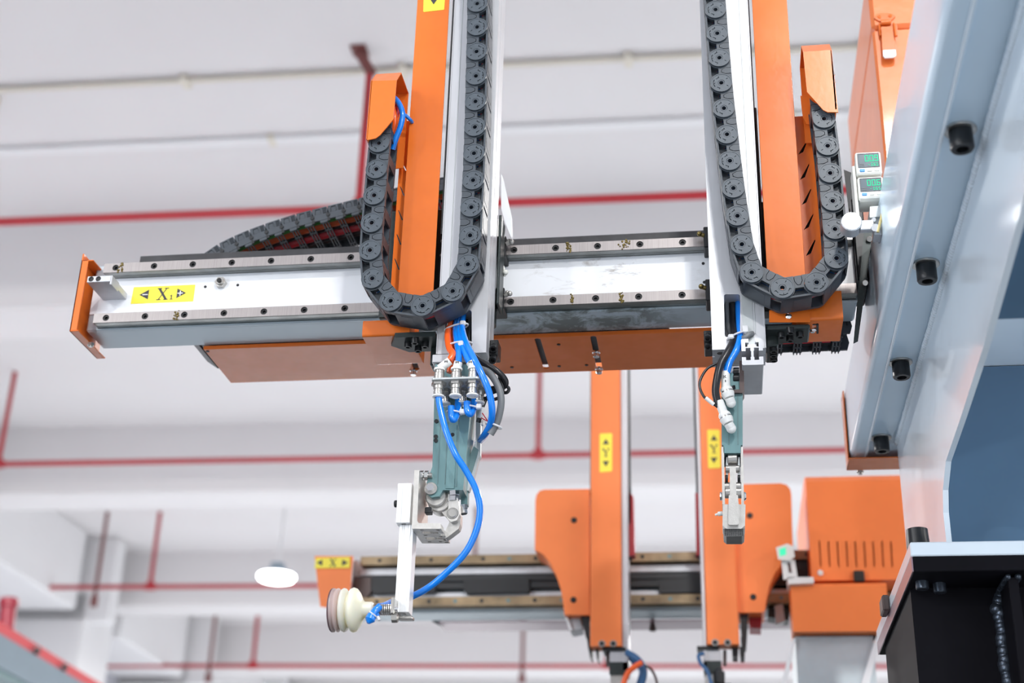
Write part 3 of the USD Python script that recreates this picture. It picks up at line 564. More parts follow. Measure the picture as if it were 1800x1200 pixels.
for zc in (2.4705, 2.3878):
    r_ = t.part('rail_runner', rbox(-.006, .02, 1.762, 1.7965, zc-.0165, zc+.0165, .0012), 'black_oxide')
    t.part('grease_nipple', [cyl((-.005, 1.764, zc+.003), (-.011, 1.7625, zc+.005), .003), trimesh.creation.icosphere(2, .0038).apply_translation((-.0115, 1.7615, zc+.005))], 'brass_grease', r_)
t.done()

# hoses under the left hood
def hose(name, label, pts, r, m, cat='hose', group=None): return single(name, label, cat, pxtube(pts, r), m, group)
hose('air_hose', 'thick blue hose bulging out under the left orange hood', [(688, 168, 1.64), (700, 180, 1.632), (707.5, 200, 1.63), (704, 222, 1.632), (696, 243, 1.637), (690, 262, 1.645)], .0042, 'blue_tube')
hose('air_hose', 'thin blue hose running from the left hood behind the orange column', [(704, 196, 1.648), (713, 203, 1.655), (724, 214, 1.664), (730, 228, 1.702)], .0026, 'blue_tube')
hose('air_hose', 'red and white hose tip showing at the top under the left hood', [(688, 190, 1.648), (696, 178, 1.645), (700, 187, 1.648), (696, 205, 1.652)], .0036, 'red_tube')
hose('air_hose', 'orange hose seen between left hood and chain end', [(690, 190, 1.638), (694, 205, 1.636), (694, 220, 1.638), (690, 236, 1.644)], .0040, 'orange_tube')

# ================================================================ LEFT GRIPPER UNIT
YG = 1.640
t = Thing('flip_unit', 'grey-green pneumatic wrist unit hanging under the left arm', 'wrist unit')
zt = z_at(800, 636, 1.6595)-.0004
zt_ = zt
def teal(pts, Y, d, m='teal_anodised', name='body', label=None, parent=None, r=0): return t.part(name, plate(pts, Y, d, r), m, parent, label, smooth=False)
zlo = z_at(780, 861, YG)
bx0, bx1 = x_at(762, 800, YG), x_at(815, 800, YG)
B0 = teal([(765, 640), (834, 640), (814, 861), (779, 861), (772, 872), (758, 874), (747, 864), (750, 848), (760, 820)], 1.662, .038, label='grey-green anodised body')
for a_, b_ in (((775, 700), (768, 850)), ((787, 720), (781, 850)), ((806, 720), (801, 855))):
    t.part('groove', plate([(a_[0], a_[1]), (a_[0]+1.6, a_[1]), (b_[0]+1.6, b_[1]), b_], 1.6614, .001), 'teal_dark', B0)
teal([(788, 746), (803, 746), (798, 858), (783, 858)], 1.6608, .002, 'teal_anodised', 'front_plate', parent=B0)
for q in ((767, 740), (766, 767), (766, 774), (795.5, 764)):
    p = at(*q, Y=1.6612); t.part('screw_hole', cyl(p-[0, .0006, 0], p+[0, .002, 0], .0027, 14, 0), 'black_oxide', B0)
s_ = teal([(838, 652), (846, 652), (844, 800), (841, 806), (832, 842), (824, 862), (818, 862), (821, 846), (825, 808), (829, 790), (836, 776)], 1.688, .010, 'anodised_dull', 'side_plate')
teal([(841, 790), (838, 802), (827, 838), (823, 826), (826, 800), (833, 784)], 1.6860, .002, 'teal_dark', 'side_window', parent=s_)
teal([(811, 822), (823, 830), (821.5, 886), (810, 886)], 1.690, .012, 'teal_anodised', 'rear_plate')
p = at(757.5, 858.5, Y=1.6612)
w_ = t.part('pivot_washer', cyl(p, p-[0, .0016, 0], .0082), 'nickel'); t.part('pivot_bolt', hexa(p-[0, .0014, 0], p-[0, .006, 0], .0050), 'chrome', w_)
pb = at(766, 872, Y=1.67); t.part('pivot_barrel', [cyl(pb-[0, .001, 0], pb+[0, .030, 0], .0135, 28), cyl(pb+[.004, .004, -.004], pb+[.004, .024, -.004], .0155, 28)], 'cast_nickel')
L_ = t.part('link', plate([(789, 876), (804, 874), (807, 890), (808, 903), (803, 914), (793, 917), (786, 911), (785, 903), (788, 893)], 1.664, .012, .001), 'cast_nickel')
p = at(795.5, 902, Y=1.664); t.part('link_pin', [cyl(p+[0, .002, 0], p-[0, .0018, 0], .0056), cyl(p, p-[0, .0006, 0], .0068)], 'nickel', L_)
t.part('link_clip', cyl(p+[0, 0, 0], p-[0, .0003, 0], .0073), 'black_oxide', L_)
for a_, b_ in (((797, 864), (797.5, 872)), ((797, 873), (797, 881))):
    t.part('hex_nut', hexa(at(*a_, Y=1.668), at(*b_, Y=1.668), .0072), 'chrome')
t.part('link_arm', plate([(762, 884), (770, 884), (786, 893), (790, 905), (784, 908), (772, 895)], 1.676, .012, .001), 'cast_nickel')
for y0, y1 in ((888, 895), (895, 903)): t.part('hex_nut', hexa(at(814, y0, Y=1.69), at(815, y1, Y=1.69), .0052), 'chrome')
t.part('curved_arm', plate([(800, 903), (810, 902), (809, 920), (806, 929), (793, 939), (783, 946), (777, 938), (782, 934), (789, 920), (791, 914)], 1.674, .014, .001), 'cast_nickel')
for x in (741.5, 750): t.part('hex_nut', hexa(at(x-3, 835.5, Y=1.660), at(x+3, 835.5, Y=1.660), .0062), 'chrome')
t.part('bolt_shank', cyl(at(737, 835.5, Y=1.660), at(760, 835.5, Y=1.660), .0034), 'nickel')
cb = [(728.5, 826), (737, 826), (733.4, 915), (736, 919), (775, 919.5), (775, 929), (723.7, 929)]
LB = plate(cb, 1.640, .062, .0006)
zu = z_at(740, 929, 1.640)
LB = cutout(LB, [ext_z(sbox(*c_).buffer(.001), zu-.01, .03) for c_ in [(x_at(738, 929, YG), 1.653, x_at(752, 929, YG), 1.660), (x_at(738, 929, YG), 1.676, x_at(752, 929, YG), 1.685), (x_at(756, 929, YG), 1.655, x_at(764, 929, YG), 1.659), (x_at(757, 929, YG), 1.678, x_at(765, 929, YG), 1.682), (x_at(768, 929, YG), 1.661, x_at(776, 929, YG), 1.668), (x_at(768, 929, YG), 1.682, x_at(776, 929, YG), 1.690)]]
            + [cyl((x_at(x, 929, YG), y, zu-.01), (x_at(x, 929, YG), y, zu+.02), .0024, 10, 0) for x, y in ((740, 1.646), (768, 1.646), (740, 1.668), (766, 1.672), (740, 1.695), (760, 1.694), (770, 1.697))])
q_ = t.part('angle_bracket', LB, 'cast_nickel', smooth=25, label='machined nickel angle bracket with slots')
p = at(752, 896, Y=1.655); t.part('clamp_screw', [rbox(p[0]-.004, p[0]+.0045, p[1], p[1]+.01, p[2]-.004, p[2]+.004)], 'black_oxide', q_)
t.done()

t = Thing('extrusion_holder', 'pair of white aluminium bars hanging below the wrist unit, carrying the suction cup', 'aluminium bar')
sx0, sx1 = x_at(698, 880, 1.645), x_at(722, 880, 1.645)
def bar(x0, x1, y0, y1, z0, z1):
    g_ = sbox(x0, y0, x1, y1)
    for f in (.22, .36, .66, .82):
        xx = x0+(x1-x0)*f; g_ = g_.difference(sbox(xx-.0004, y0-.001, xx+.0004, y0+.0007))
    g_ = g_.difference(sbox((x0+x1)/2-.003, y0+.005, (x0+x1)/2+.003, y1-.004))
    return ext_z(g_, z0, z1-z0)
zs0, zs1 = z_at(709, 918, 1.645), z_at(712, 849, 1.645)
k = t.part('upper_bar', bar(sx0, sx1, 1.645, 1.665, zs0, zs1), 'white_aluminium', smooth=False)
lx0 = x_at(702.5, 925, 1.652); lx1 = x_at(725.5, 942, 1.652)
t.part('lower_bar', bar(lx0, lx1, 1.652, 1.674, z_at(709, 1075, 1.652), zs0-.0005), 'white_aluminium', smooth=False)
p = at(694, 884, Y=1.652); t.part('end_screw', cyl(np.array([sx0+.002, 1.655, p[2]]), np.array([sx0-.0055, 1.655, p[2]]), .0045), 'black_oxide', k)
t.done()

t = Thing('suction_cup', 'cream rubber bellows suction cup on a spring stem, pointing left', 'suction cup')
c0 = at(660, 1070, Y=1.640); YS = c0[1]; z0 = c0[2]-.001
def ax(px_): return np.array([x_at(px_, 1071, YS), YS, z0])
a0 = ax(657)
def prof_(pts): return [(abs(ax(x)[0]-a0[0]), r) for x, r in pts]
k = t.part('bellows', lathe(a0, ax(586), prof_([(657, .0075), (654, .0095), (641, .0098), (637, .013), (632, .021), (627, .0255), (622, .0268), (618, .0255), (615, .0215), (612.5, .0205), (611, .0215), (608, .0255), (605, .0262), (602, .0250), (600.5, .0215)]), 40), 'suction_rubber', smooth=50)
t.part('lip', lathe(ax(602), ax(584), [(0, .0196), (.0012, .0208), (.003, .0240), (.0048, .0261), (.0062, .0258), (.0074, .0242), (.0084, .0246), (.0098, .0260), (.0108, .0262), (.0112, .0240)], 40), 'suction_rubber_worn', k, label='worn brownish lip of the cup', smooth=50)
t.part('rim', lathe(ax(587), ax(583), [(0, .0256), (.0010, .0262), (.0022, .0258), (.0026, .0235), (.0012, .018)], 40), 'rim_dark', k, label='dark outer rim', smooth=50)
t.part('hex_nut', hexa(ax(655), ax(668), .0072), 'nickel')
t.part('stem', cyl(ax(664), ax(700), .0034), 'chrome')
hx = []
for i in range(90):
    a_ = i/89*2*math.pi*7; hx.append(ax(666+(690-666)*i/89)+[0, .0062*math.cos(a_), .0062*math.sin(a_)])
t.part('spring', tube(hx, .0008, 6, smooth=False), 'nickel')
t.part('clamp', rbox(ax(688)[0], ax(694.5)[0], YS-.006, YS+.03, z0-.006, z0+.014, .0008), 'nickel')
t.part('clamp_nut', [hexa(ax(690)+[0, 0, -.010], ax(700)+[0, 0, -.010], .0058), rbox(ax(696)[0], ax(722)[0], YS+.012, YS+.024, z0-.0085, z0-.0045)], 'nickel')
t.done()
t = Thing('air_hose', 'short folded blue hose end tied under the suction cup stem', 'hose')
h1 = t.part('hose_loop', [pxtube([(668, 1066, 1.636), (660, 1073, 1.633), (653, 1083, 1.632)], .0046), pxtube([(664, 1078, 1.637), (657, 1083, 1.635), (652, 1089, 1.633)], .0042), lathe(at(654, 1081, Y=1.633), at(648, 1093, Y=1.631), [(0, .0056), (.006, .0062), (.011, .002)])], 'blue_tube')
a_, b_ = at(657, 1079, Y=1.634), at(655.5, 1081, Y=1.634); t.part('cable_tie', [cyl(a_, b_, .0066), cyl(at(664, 1083, Y=1.633), at(667, 1090, Y=1.633), .002)], 'nylon_tie', h1); t.done()

# fittings block
t = Thing('fitting_block', 'small metal plate with rows of push-in air fittings under the left arm', 'fitting block')
ZM = z_at(800, 664, 1.612); mx0, mx1 = x_at(758, 664, 1.612), x_at(842, 664, 1.612)
mp = ext_z(sbox(mx0, 1.612, mx1, 1.661).buffer(-.004).buffer(.004, 4), ZM-.0012, .0024); pl = t.part('plate', mp, 'anodised_dull')
def fitting(x, y, up=True):
    c_ = np.array([x, y, ZM]); U = np.array([0, 0, 1.])
    f = t.part('fitting', [lathe(c_+U*.0012, c_+U*.016, [(0, .0070), (.005, .0070), (.006, .0066), (.010, .0066), (.011, .0058), (.0148, .0058)]), lathe(c_-U*.0012, c_-U*.019, [(0, .0068), (.009, .0068), (.0095, .0058), (.012, .0058), (.0125, .0064), (.0165, .0060)])], 'nickel')
    t.part('lock_nut', hexa(c_-U*.0012, c_-U*.0052, .0095), 'nickel', f)
    t.part('release_ring', lathe(c_-U*.0178, c_-U*.022, [(0, .0058), (.001, .0078), (.0028, .0078), (.0038, .006), (.0038, .0045), (.002, .0042)]), 'white_plastic', f)
    if up: t.part('release_ring', lathe(c_+U*.0155, c_+U*.0190, [(0, .0072), (.0015, .0076), (.0028, .0072), (.0035, .005)]), 'white_plastic', f)
    return c_
fx = [x_at(x, 664, 1.620) for x in (771, 801, 831)]
FR = [fitting(x, 1.6235) for x in fx]; BK = [fitting(x+.0035, 1.6485, False) for x in fx]
t.done()
U = np.array([0, 0, 1.])
def sleeve(label, a, b, r): return single('marker_sleeve', label, 'cable marker', tube([a, b], r, 14, smooth=False), 'white_plastic', None)
sl = [((791, 634), (775, 655)), ((806, 636), (803.5, 655)), ((826, 636), (832, 656))]
ordn = ('left', 'middle', 'right')
for (a_, b_), c_, o_ in zip(sl, FR, ordn):
    A1 = at(*a_, Y=1.622); B1 = c_+U*.0185; s_ = Thing('marker_sleeve', f'white printed marker sleeve on the {o_} hose entering the fitting block', 'cable marker')
    k = s_.part('sleeve', tube([A1, B1], .0055, 16, smooth=False), 'white_plastic'); d = (B1-A1); M_ = A1+d*.3
    for j in range(3): s_.part('print', rbox(M_[0]-.0022+.0016*j, M_[0]-.0012+.0016*j, M_[1]-.0060, M_[1]-.0050, M_[2]-.0014+.0006*(j % 2), M_[2]+.0012, .0001), 'label_print', k)
    s_.done()
hose('air_hose', 'orange hose bending left into the fitting block', [(800, 548, 1.690), (790, 575, 1.668), (787, 592, 1.650), (790, 612, 1.634), (796, 622, 1.626), (790, 634, 1.6225)], .0044, 'orange_tube')
hose('air_hose', 'second orange hose behind the first, going down to the back fittings', [(806, 548, 1.694), (797, 575, 1.676), (796, 600, 1.660), (800, 622, 1.648), (794, 640, 1.640), (790, 655, 1.640)], .0042, 'orange_tube')
hose('air_hose', 'blue hose going straight down into the middle fitting', [(808, 548, 1.688), (801, 575, 1.664), (803, 600, 1.642), (806, 620, 1.628), (806, 638, 1.622)], .0042, 'blue_tube')
hose('air_hose', 'blue hose bending right into the right fitting', [(813, 548, 1.688), (806, 572, 1.664), (810, 600, 1.640), (818, 622, 1.628), (826, 638, 1.622)], .0042, 'blue_tube')
hose('air_hose', 'long blue hose passing right of the fittings and back behind the wrist unit', [(816, 545, 1.690), (812, 573, 1.660), (818, 600, 1.636), (832, 628, 1.622), (848, 660, 1.618), (860, 690, 1.622), (865, 720, 1.63), (862, 745, 1.645), (852, 764, 1.665), (840, 778, 1.705)], .0044, 'blue_tube')
hose('signal_cable', 'grey cable hanging in a bow right of the fittings', [(826, 560, 1.70), (822, 610, 1.675), (836, 640, 1.655), (860, 655, 1.645), (876, 680, 1.64), (881, 705, 1.64), (876, 735, 1.645), (868, 753, 1.65), (862, 763, 1.652)], .0046, 'grey_cable', 'cable')
hose('signal_cable', 'thick black cable arching right under the left arm', [(822, 560, 1.70), (820, 604, 1.672), (838, 630, 1.65), (868, 648, 1.645), (884, 662, 1.648), (889, 674, 1.655), (880, 682, 1.66), (862, 684, 1.665), (848, 688, 1.67)], .0040, 'black_cable', 'cable')
hose('signal_cable', 'thin black cable looping out farthest right under the left arm', [(820, 575, 1.705), (826, 615, 1.68), (850, 636, 1.655), (874, 655, 1.65), (882, 672, 1.655), (894, 682, 1.66), (890, 690, 1.662), (872, 688, 1.665), (858, 696, 1.668), (850, 712, 1.668), (848, 718, 1.668)], .0022, 'black_cable', 'cable')
hose('signal_cable', 'thin black cable forming the lowest loop beside the wrist unit', [(878, 664, 1.652), (884, 682, 1.655), (880, 696, 1.658), (866, 702, 1.662), (844, 698, 1.672)], .0022, 'black_cable', 'cable')
t = Thing('marker_sleeve', 'white sleeve with thin red and white wires at the right edge of the wrist unit', 'cable marker')
k = t.part('sleeve', tube([at(849, 716, Y=1.668), at(843, 735, Y=1.670)], .0034, 12, smooth=False), 'white_plastic')
t.part('plug', tube([at(843, 735, Y=1.67), at(841, 742, Y=1.672)], .003, 10, smooth=False), 'black_cable', k)
for pts in ([(848, 726, 1.665), (856, 738, 1.66), (861, 745, 1.655)], [(846, 734, 1.665), (855, 739, 1.66), (868, 744, 1.65), (870, 754, 1.648), (866, 760, 1.65)]): t.part('wire', pxtube(pts, .0007, 6), 'red_tube', k)
t.part('connector', rbox(*[v for p in zip(at(845, 746, Y=1.668), at(851, 741, Y=1.674)) for v in p], .0005), 'ivory_plastic', k); t.done()
def ring_tie(label, c, r0, r1, tilt=.3, head=None):
    t = Thing('cable_tie', label, 'cable tie'); P = [c+np.array([r0*math.cos(a), r1*math.sin(a), tilt*r0*math.cos(a)]) for a in np.linspace(0, 2*math.pi, 25)]
    k = t.part('strap', tube(P, .0013, 6, smooth=False), 'nylon_tie')
    if head is not None: t.part('tie_head', rbox(head[0]-.004, head[0]+.004, head[1]-.003, head[1]+.003, head[2]-.0035, head[2]+.0035, .0015), 'nylon_tie', k)
    t.done()
ring_tie('white cable tie around the orange and blue hoses, upper of the two', at(802, 576, Y=1.666), .0155, .009, .28, at(813.5, 568, Y=1.657))
ring_tie('white cable tie around the orange and blue hoses, lower of the two', at(807, 607, Y=1.644), .0165, .011, .15, at(810.5, 605, Y=1.633))
ring_tie('white cable tie joining the grey cable and the long blue hose', at(868, 748, Y=1.648), .010, .006, -.35)
t = Thing('air_hose', 'long glossy blue hose curving from the fitting block down to the suction cup bar', 'hose')
a_ = FR[0]-U*.018
t.part('hose', tube([a_]+[at(x, y, Y=Y) for x, y, Y in [(774, 718, 1.622), (784, 757, 1.62), (800, 797, 1.622), (819, 827, 1.628), (837, 862, 1.634), (843.5, 897, 1.64), (837, 933, 1.646), (818, 971, 1.652), (785, 1006, 1.66), (755, 1031, 1.668), (722, 1049, 1.685), (690, 1058, 1.690), (676, 1064, 1.66), (666, 1066, 1.645)]], .0042, 14, 10), 'blue_tube'); t.done()
for i, (pts, lb) in enumerate([([(806, 700, 1.6485), (804, 722, 1.640), (799, 736, 1.634), (794, 734, 1.632), (793, 714, 1.632)], 'short blue hose folded into a loop under the middle fitting'), ([(834, 700, 1.6485), (832, 718, 1.640), (827, 727, 1.634), (822, 722, 1.632), (821, 706, 1.632)], 'short blue hose folded into a loop under the right fitting')]):
    t = Thing('air_hose', lb, 'hose'); k = t.part('hose_loop', pxtube(pts, .0045), 'blue_tube'); c_ = at(*((799, 725) if i == 0 else (828, 716)), Y=1.637)
    P = [c_+np.array([.0098*math.cos(a), .007*math.sin(a), -.0015*math.cos(a)]) for a in np.linspace(0, 2*math.pi, 20)]
    tk = t.part('cable_tie', tube(P, .0012, 6, smooth=False), 'nylon_tie', k); t.part('tie_head', rbox(c_[0]+.007, c_[0]+.014, c_[1]-.006, c_[1], c_[2]-.004, c_[2]+.003, .0012), 'nylon_tie', k); t.done()

# ================================================================ RIGHT GRIPPER
YT = 1.690
t = Thing('end_clamp', 'short T-slot aluminium bar jutting out under the right arm', 'aluminium bar')
fx0, fx1, fz0, fz1 = x_at(1304.5, 640, 1.672), x_at(1342.5, 640, 1.672), z_at(1322, 641, 1.672), z_at(1322, 595, 1.672)
W_, H_ = fx1-fx0, fz1-fz0; mx, mz = (fx0+fx1)/2, (fz0+fz1)/2
g = sbox(fx0, fz0, fx1, fz1).buffer(-.0015).buffer(.0015, 3)
def tslot(cx, cz, dx, dz):                                 # opening towards (dx, dz)
    a = sbox(-.0042, -.002, .0042, .012); b = sbox(-.0085, .0052, .0085, .0112); s_ = unary_union([a, b])
    ang = math.degrees(math.atan2(dz, dx))+90; return affinity.translate(affinity.rotate(s_, ang, origin=(0, 0)), cx, cz)
g = g.difference(tslot(mx, fz1, 0, 1)).difference(tslot(fx0, mz-.003, -1, 0)).difference(tslot(fx1, mz-.003, 1, 0))
t.part('bar', ext_y(g, 1.672, .098), 'anodised', smooth=False)
t.part('slot_nut', rbox(mx-.006, mx+.006, 1.676, 1.69, fz1-.011, fz1-.0055, .0005), 'white_aluminium'); t.done()
t = Thing('pneumatic_nipper', 'narrow grey-green pneumatic gripper with nickel jaws under the right arm', 'gripper')
body = t.part('body', plate([(1268, 655), (1305.5, 655), (1305.5, 782), (1268.5, 782)], YT+.004, .036, .0008), 'teal_anodised', smooth=False, label='grey-green anodised body')
for x in (1280, 1296): t.part('groove', plate([(x, 690), (x+1.6, 690), (x+1.9, 781), (x+.3, 781)], YT+.0035, .001), 'teal_dark', body)
t.part('neck', plate([(1271.5, 782), (1302.5, 782), (1302.5, 796), (1271.8, 796)], YT+.004, .03), 'teal_anodised', body)
t.part('cavity_shade', plate([(1272, 796), (1302.5, 796), (1303, 815), (1272, 815)], YT+.020, .012), 'chain_dark')  # dark plate gives the cavity below the neck its shade
for a_, b_ in ((1268, 1272.6), (1301.8, 1306)): t.part('side_plate', plate([(a_, 785), (b_, 785), (b_+1.8, 886), (a_+1.8, 886)], YT+.004, .032), 'cast_nickel')
t.part('roller', [cyl(at(1279, 807, Y=YT+.012), at(1296, 807, Y=YT+.012), .0066, 18)], 'nickel')
for x in (1276.5, 1297.5): t.part('link_cheek', plate([(x, 803), (x+3, 803), (x+4, 828), (x+3, 842), (x, 842), (x-1, 824)], YT+.010, .008), 'anodised_dull')
t.part('cross_pin', cyl(at(1275, 824, Y=YT+.010), at(1300, 824, Y=YT+.010), .0048), 'nickel')
for x in (1277, 1299): t.part('pin_clip', cyl(at(x-2.5, 841, Y=YT+.012), at(x+2.5, 841, Y=YT+.012), .0048), 'black_oxide')
t.part('toggle', plate([(1282.5, 820), (1293.5, 820), (1294.5, 870), (1283, 870)], YT+.004, .010, .0006), 'cast_nickel')
t.part('jaw_pin', [cyl(at(1271, 856, Y=YT+.014), at(1307, 856, Y=YT+.014), .0062), cyl(at(1274, 866, Y=YT+.012), at(1305, 866, Y=YT+.012), .0070)], 'nickel')
for a_, b_ in ((1265.5, 1269.5), (1307, 1311)): t.part('pivot_bolt', lathe(at(a_, 872, Y=YT+.014), at(b_, 872, Y=YT+.014), [(0, .0050), (.0015, .0056), (.0032, .0040)]), 'chrome')
j = t.part('jaw', plate([(1270.5, 886), (1310.5, 886), (1309.5, 923), (1303, 929), (1277, 929), (1270, 923)], YT-.002, .034, .001), 'cast_nickel', label='pale nickel jaw block', smooth=25)
t.part('finger', plate([(1281, 870), (1297, 870), (1298.5, 886), (1298.5, 920), (1296.5, 922), (1282, 922), (1280, 920), (1280.5, 886)], YT-.007, .008, .0006), 'cast_nickel', j, smooth=25)
zg = z_at(1290, 930, YT-.002)
pad = [plate([(1271, 929), (1309, 929), (1308.5, 938), (1304, 942), (1277, 942), (1272, 938)], YT+.001, .034, .001)]
for i in range(9):
    for k in range(4):
        x = 1275+i*3.75; y_ = 930.5+k*3.0; p = at(x, y_, Y=YT+.001); pad.append(hull([p+[sx*.0011, 0, sz*.0009] for sx in (-1, 1) for sz in (-1, 1)]+[p+[0, -.0016, 0]]))
t.part('grip_pad', pad, 'rubber_grip', j, smooth=False, label='dark waffle-patterned gripping pad')
t.part('nozzle_tip', [cyl(at(1270, 902, Y=YT+.02), at(1262, 903, Y=YT+.02), .0028), cyl(at(1262, 903, Y=YT+.02), at(1257, 905, Y=YT+.02), .0014)], 'white_plastic')
t.done()
t = Thing('mounting_bracket', 'dark brown bent bracket with black screws beside the T-slot bar', 'bracket')
k = t.part('bracket', plate([(1299.5, 634), (1307, 634), (1308.5, 684), (1305, 690), (1286, 690), (1286, 685), (1300, 684)], YT, .03, .0006), 'maroon_brown')
t.part('bracket_plate', plate([(1279, 645), (1299, 645), (1299, 684), (1279, 684)], YT+.012, .006), 'anodised')
for y in (653, 665): t.part('cap_screw', cap_screw(at(1299, y, Y=YT+.006), at(1289, y, Y=YT+.006), .0052), 'black_oxide', k)
t.part('cap_screw', cap_screw(at(1286, 684, Y=YT+.006), at(1284.5, 678, Y=YT+.004), .0056), 'black_oxide', k); t.done()
hose('air_hose', 'blue hose leaving the slot of the right arm and entering the upper white elbow', [(1299, 500, 1.715), (1299, 545, 1.712), (1301, 585, 1.695), (1296, 612, 1.682), (1283, 634, 1.680), (1276.5, 656, 1.680)], .0050, 'blue_tube')
hose('air_hose', 'thick black hose bowing left from the right arm to the lower white elbow', [(1288, 500, 1.718), (1289, 560, 1.714), (1292, 590, 1.694), (1283, 612, 1.680), (1267, 640, 1.674), (1260, 668, 1.674), (1258, 690, 1.676), (1263, 712, 1.680)], .0050, 'black_cable')
hose('signal_cable', 'grey-black cable inside the slot of the right arm', [(1277, 530, 1.716), (1279, 560, 1.716), (1284, 585, 1.712), (1292, 592, 1.706), (1308, 594, 1.686), (1316, 588, 1.684), (1323, 586, 1.688)], .0034, 'grey_cable', 'cable')
hose('signal_cable', 'thin black wire looping out left of the right arm in front of the rear robot', [(1278, 630, 1.688), (1262, 638, 1.684), (1243, 648, 1.68), (1231, 668, 1.676), (1231, 684, 1.674), (1240, 700, 1.674), (1256, 711, 1.676), (1264, 717, 1.680)], .0017, 'black_cable', 'cable')
t = Thing('marker_sleeve', 'thin white sleeve on the looping black wire left of the right gripper', 'cable marker'); t.part('sleeve', tube([at(1240.5, 699, Y=1.673), at(1255, 711, Y=1.675)], .0026, 12, smooth=False), 'white_plastic'); t.done()
ring_tie('white cable tie around the black and blue hoses of the right arm', at(1294, 591, Y=1.692), .0118, .008, .45, at(1285, 592, Y=1.684))
t = Thing('cable_tie', 'white tie head standing on the right arm beside the blue hose', 'cable tie'); p = at(1310, 579, Y=1.687)
t.part('tie_head', hull([p+[a*.0034, b*.003, c*.006] for a in (-1, 1) for b in (-1, 1) for c in (-.7, .7)]+[p+[0, 0, .0066], p-[0, 0, .0066]]), 'nylon_tie'); t.done()
def elbow(label, a, b, c, sa, print_=False):
    t = Thing('elbow_fitting', label, 'air fitting'); A1, B1, C1 = (at(*q[:2], Y=q[2]) for q in (a, b, c)); S1 = at(*sa[:2], Y=sa[2]); d = (B1-A1)/np.linalg.norm(B1-A1); L = np.linalg.norm(B1-A1)
    k = t.part('fitting_body', [lathe(A1, B1, [(0, .0066), (.002, .0078), (.005, .0078), (.0055, .0072), (.007, .0072), (.0075, .0084), (L-.006, .0084), (L, .0068)], 26), cyl(B1-d*.001, C1, .0060, 20), trimesh.creation.icosphere(3, .0062).apply_translation(C1)], 'white_plastic', smooth=50)
    t.part('metal_ring', lathe(A1+d*.0050, A1+d*.0075, [(0, .0075), (.0025, .0075)], 24), 'nickel', k)
    s_ = t.part('marker_sleeve', tube([S1, A1+d*.001], .0056, 16, smooth=False), 'white_plastic')
    if print_:
        m = (S1*.6+A1*.4); e = m-[0, .0060, 0]
        t.part('print', [rbox(e[0]-.0026, e[0]-.0018, e[1], e[1]+.001, e[2]-.002, e[2]+.002, .0001), hull([e+[0, 0, .002], e+[.0008, 0, .002], e+[-.0014, 0, 0], e+[-.0006, 0, 0], e+[0, .001, .002], e+[-.0014, .001, 0]]), hull([e+[.0004, 0, -.002], e+[.0012, 0, -.002], e+[-.0014, 0, 0], e+[-.0006, 0, 0], e+[0.0004, .001, -.002], e+[-.0014, .001, 0]]), rbox(e[0]-.0008, e[0]+.0004, e[1], e[1]+.001, e[2]-.0075, e[2]-.0045, .0001)], 'label_print', s_)
    t.done()
elbow('upper white elbow fitting with a printed marker sleeve, on the right gripper', (1275.5, 681, 1.680), (1282, 699, 1.680), (1285, 708, 1.684), (1275, 654, 1.680), True)
elbow('lower white elbow fitting on the right gripper, at the end of the black hose', (1272, 726, 1.680), (1280.5, 744, 1.680), (1285.5, 753, 1.684), (1264, 705, 1.679))

# ================================================================ MAIN BEAM, STAND AND ELECTRICS ON THE RIGHT
ZM0, ZM1 = 2.311, 2.4284
XM = .2165
t = Thing('main_beam', 'large pale blue-white traverse beam running overhead on the right, with black bolts underneath', 'robot beam')
side_g = Polygon([(XM, ZM1), (XM, ZM0+.010), (XM+.003, ZM0+.004), (XM+.009, ZM0), (XM+.0262, ZM0), (XM+.0262, ZM0+.0050), (XM+.20, ZM0+.0050), (XM+.20, ZM1)])
t.part('box_section', ext_y(side_g, .10, 2.17), 'beam_blue_white', smooth=40)
t.part('corner_bead', rbox(XM+.0225, XM+.0262, .10, 2.235, ZM0-.0025, ZM0+.003, .0008), 'bracket_white')
for q in ((1690, 200), (1632, 437), (1583, 612), (1548, 748)):
    p = at(*q, Z=ZM0-.004); p[0] = .2590; yb = {200: 1.279, 437: 1.573, 612: 1.866, 748: 2.160}[q[1]]; p[1] = yb
    b = t.part('cap_screw', cap_screw(np.array([.2590, yb, ZM0+.0035]), np.array([.2590, yb, ZM0-.0195]), .0122), 'black_oxide')
    t.part('washer', cyl((.2590, yb, ZM0+.0052), (.2590, yb, ZM0+.0022), .0165, 28), 'nickel', b)
e = t.part('end_cap', [rbox(XM-.003, XM+.2, 2.268, 2.272, ZM0-.008, ZM1, .001), rbox(XM-.004, XM-.002, 2.235, 2.272, ZM0-.010, ZM1, .0006), rbox(XM-.004, XM+.2, 2.215, 2.272, ZM0-.010, ZM0-.008, .0006)], 'orange_paint', label='orange sheet end cap at the far end')
p = at(1512, 828, Z=ZM0-.010); t.part('screw', [cyl(p+[0, 0, .001], p-[0, 0, .002], .0060), hexa(p-[0, 0, .002], p-[0, 0, .005], .004)], 'nickel', e)
for q in ((1555, 818), (1526, 812), (1576, 645)):
    p = at(*q, Z=ZM0+.005); t.part('rivet', cyl(p+[0, 0, .001], p-[0, 0, .001], .003, 12), 'anodised_dull')
t.done()
XG = .285
gus = [(2.178, 2.311), (2.178, 2.0135), (1.800, 2.0135), (1.800, 2.075), (1.785, 2.100), (1.740, 2.1225), (1.60, 2.128), (1.43, 2.138), (1.17, 2.170), (.70, 2.215), (.70, 2.311)]
t = Thing('stand_bracket', 'large white welded bracket carrying the traverse beam on the right', 'bracket')
g_ = t.part('side_plate', ext_x(Polygon(gus), XG, .007), 'bracket_white', smooth=False)
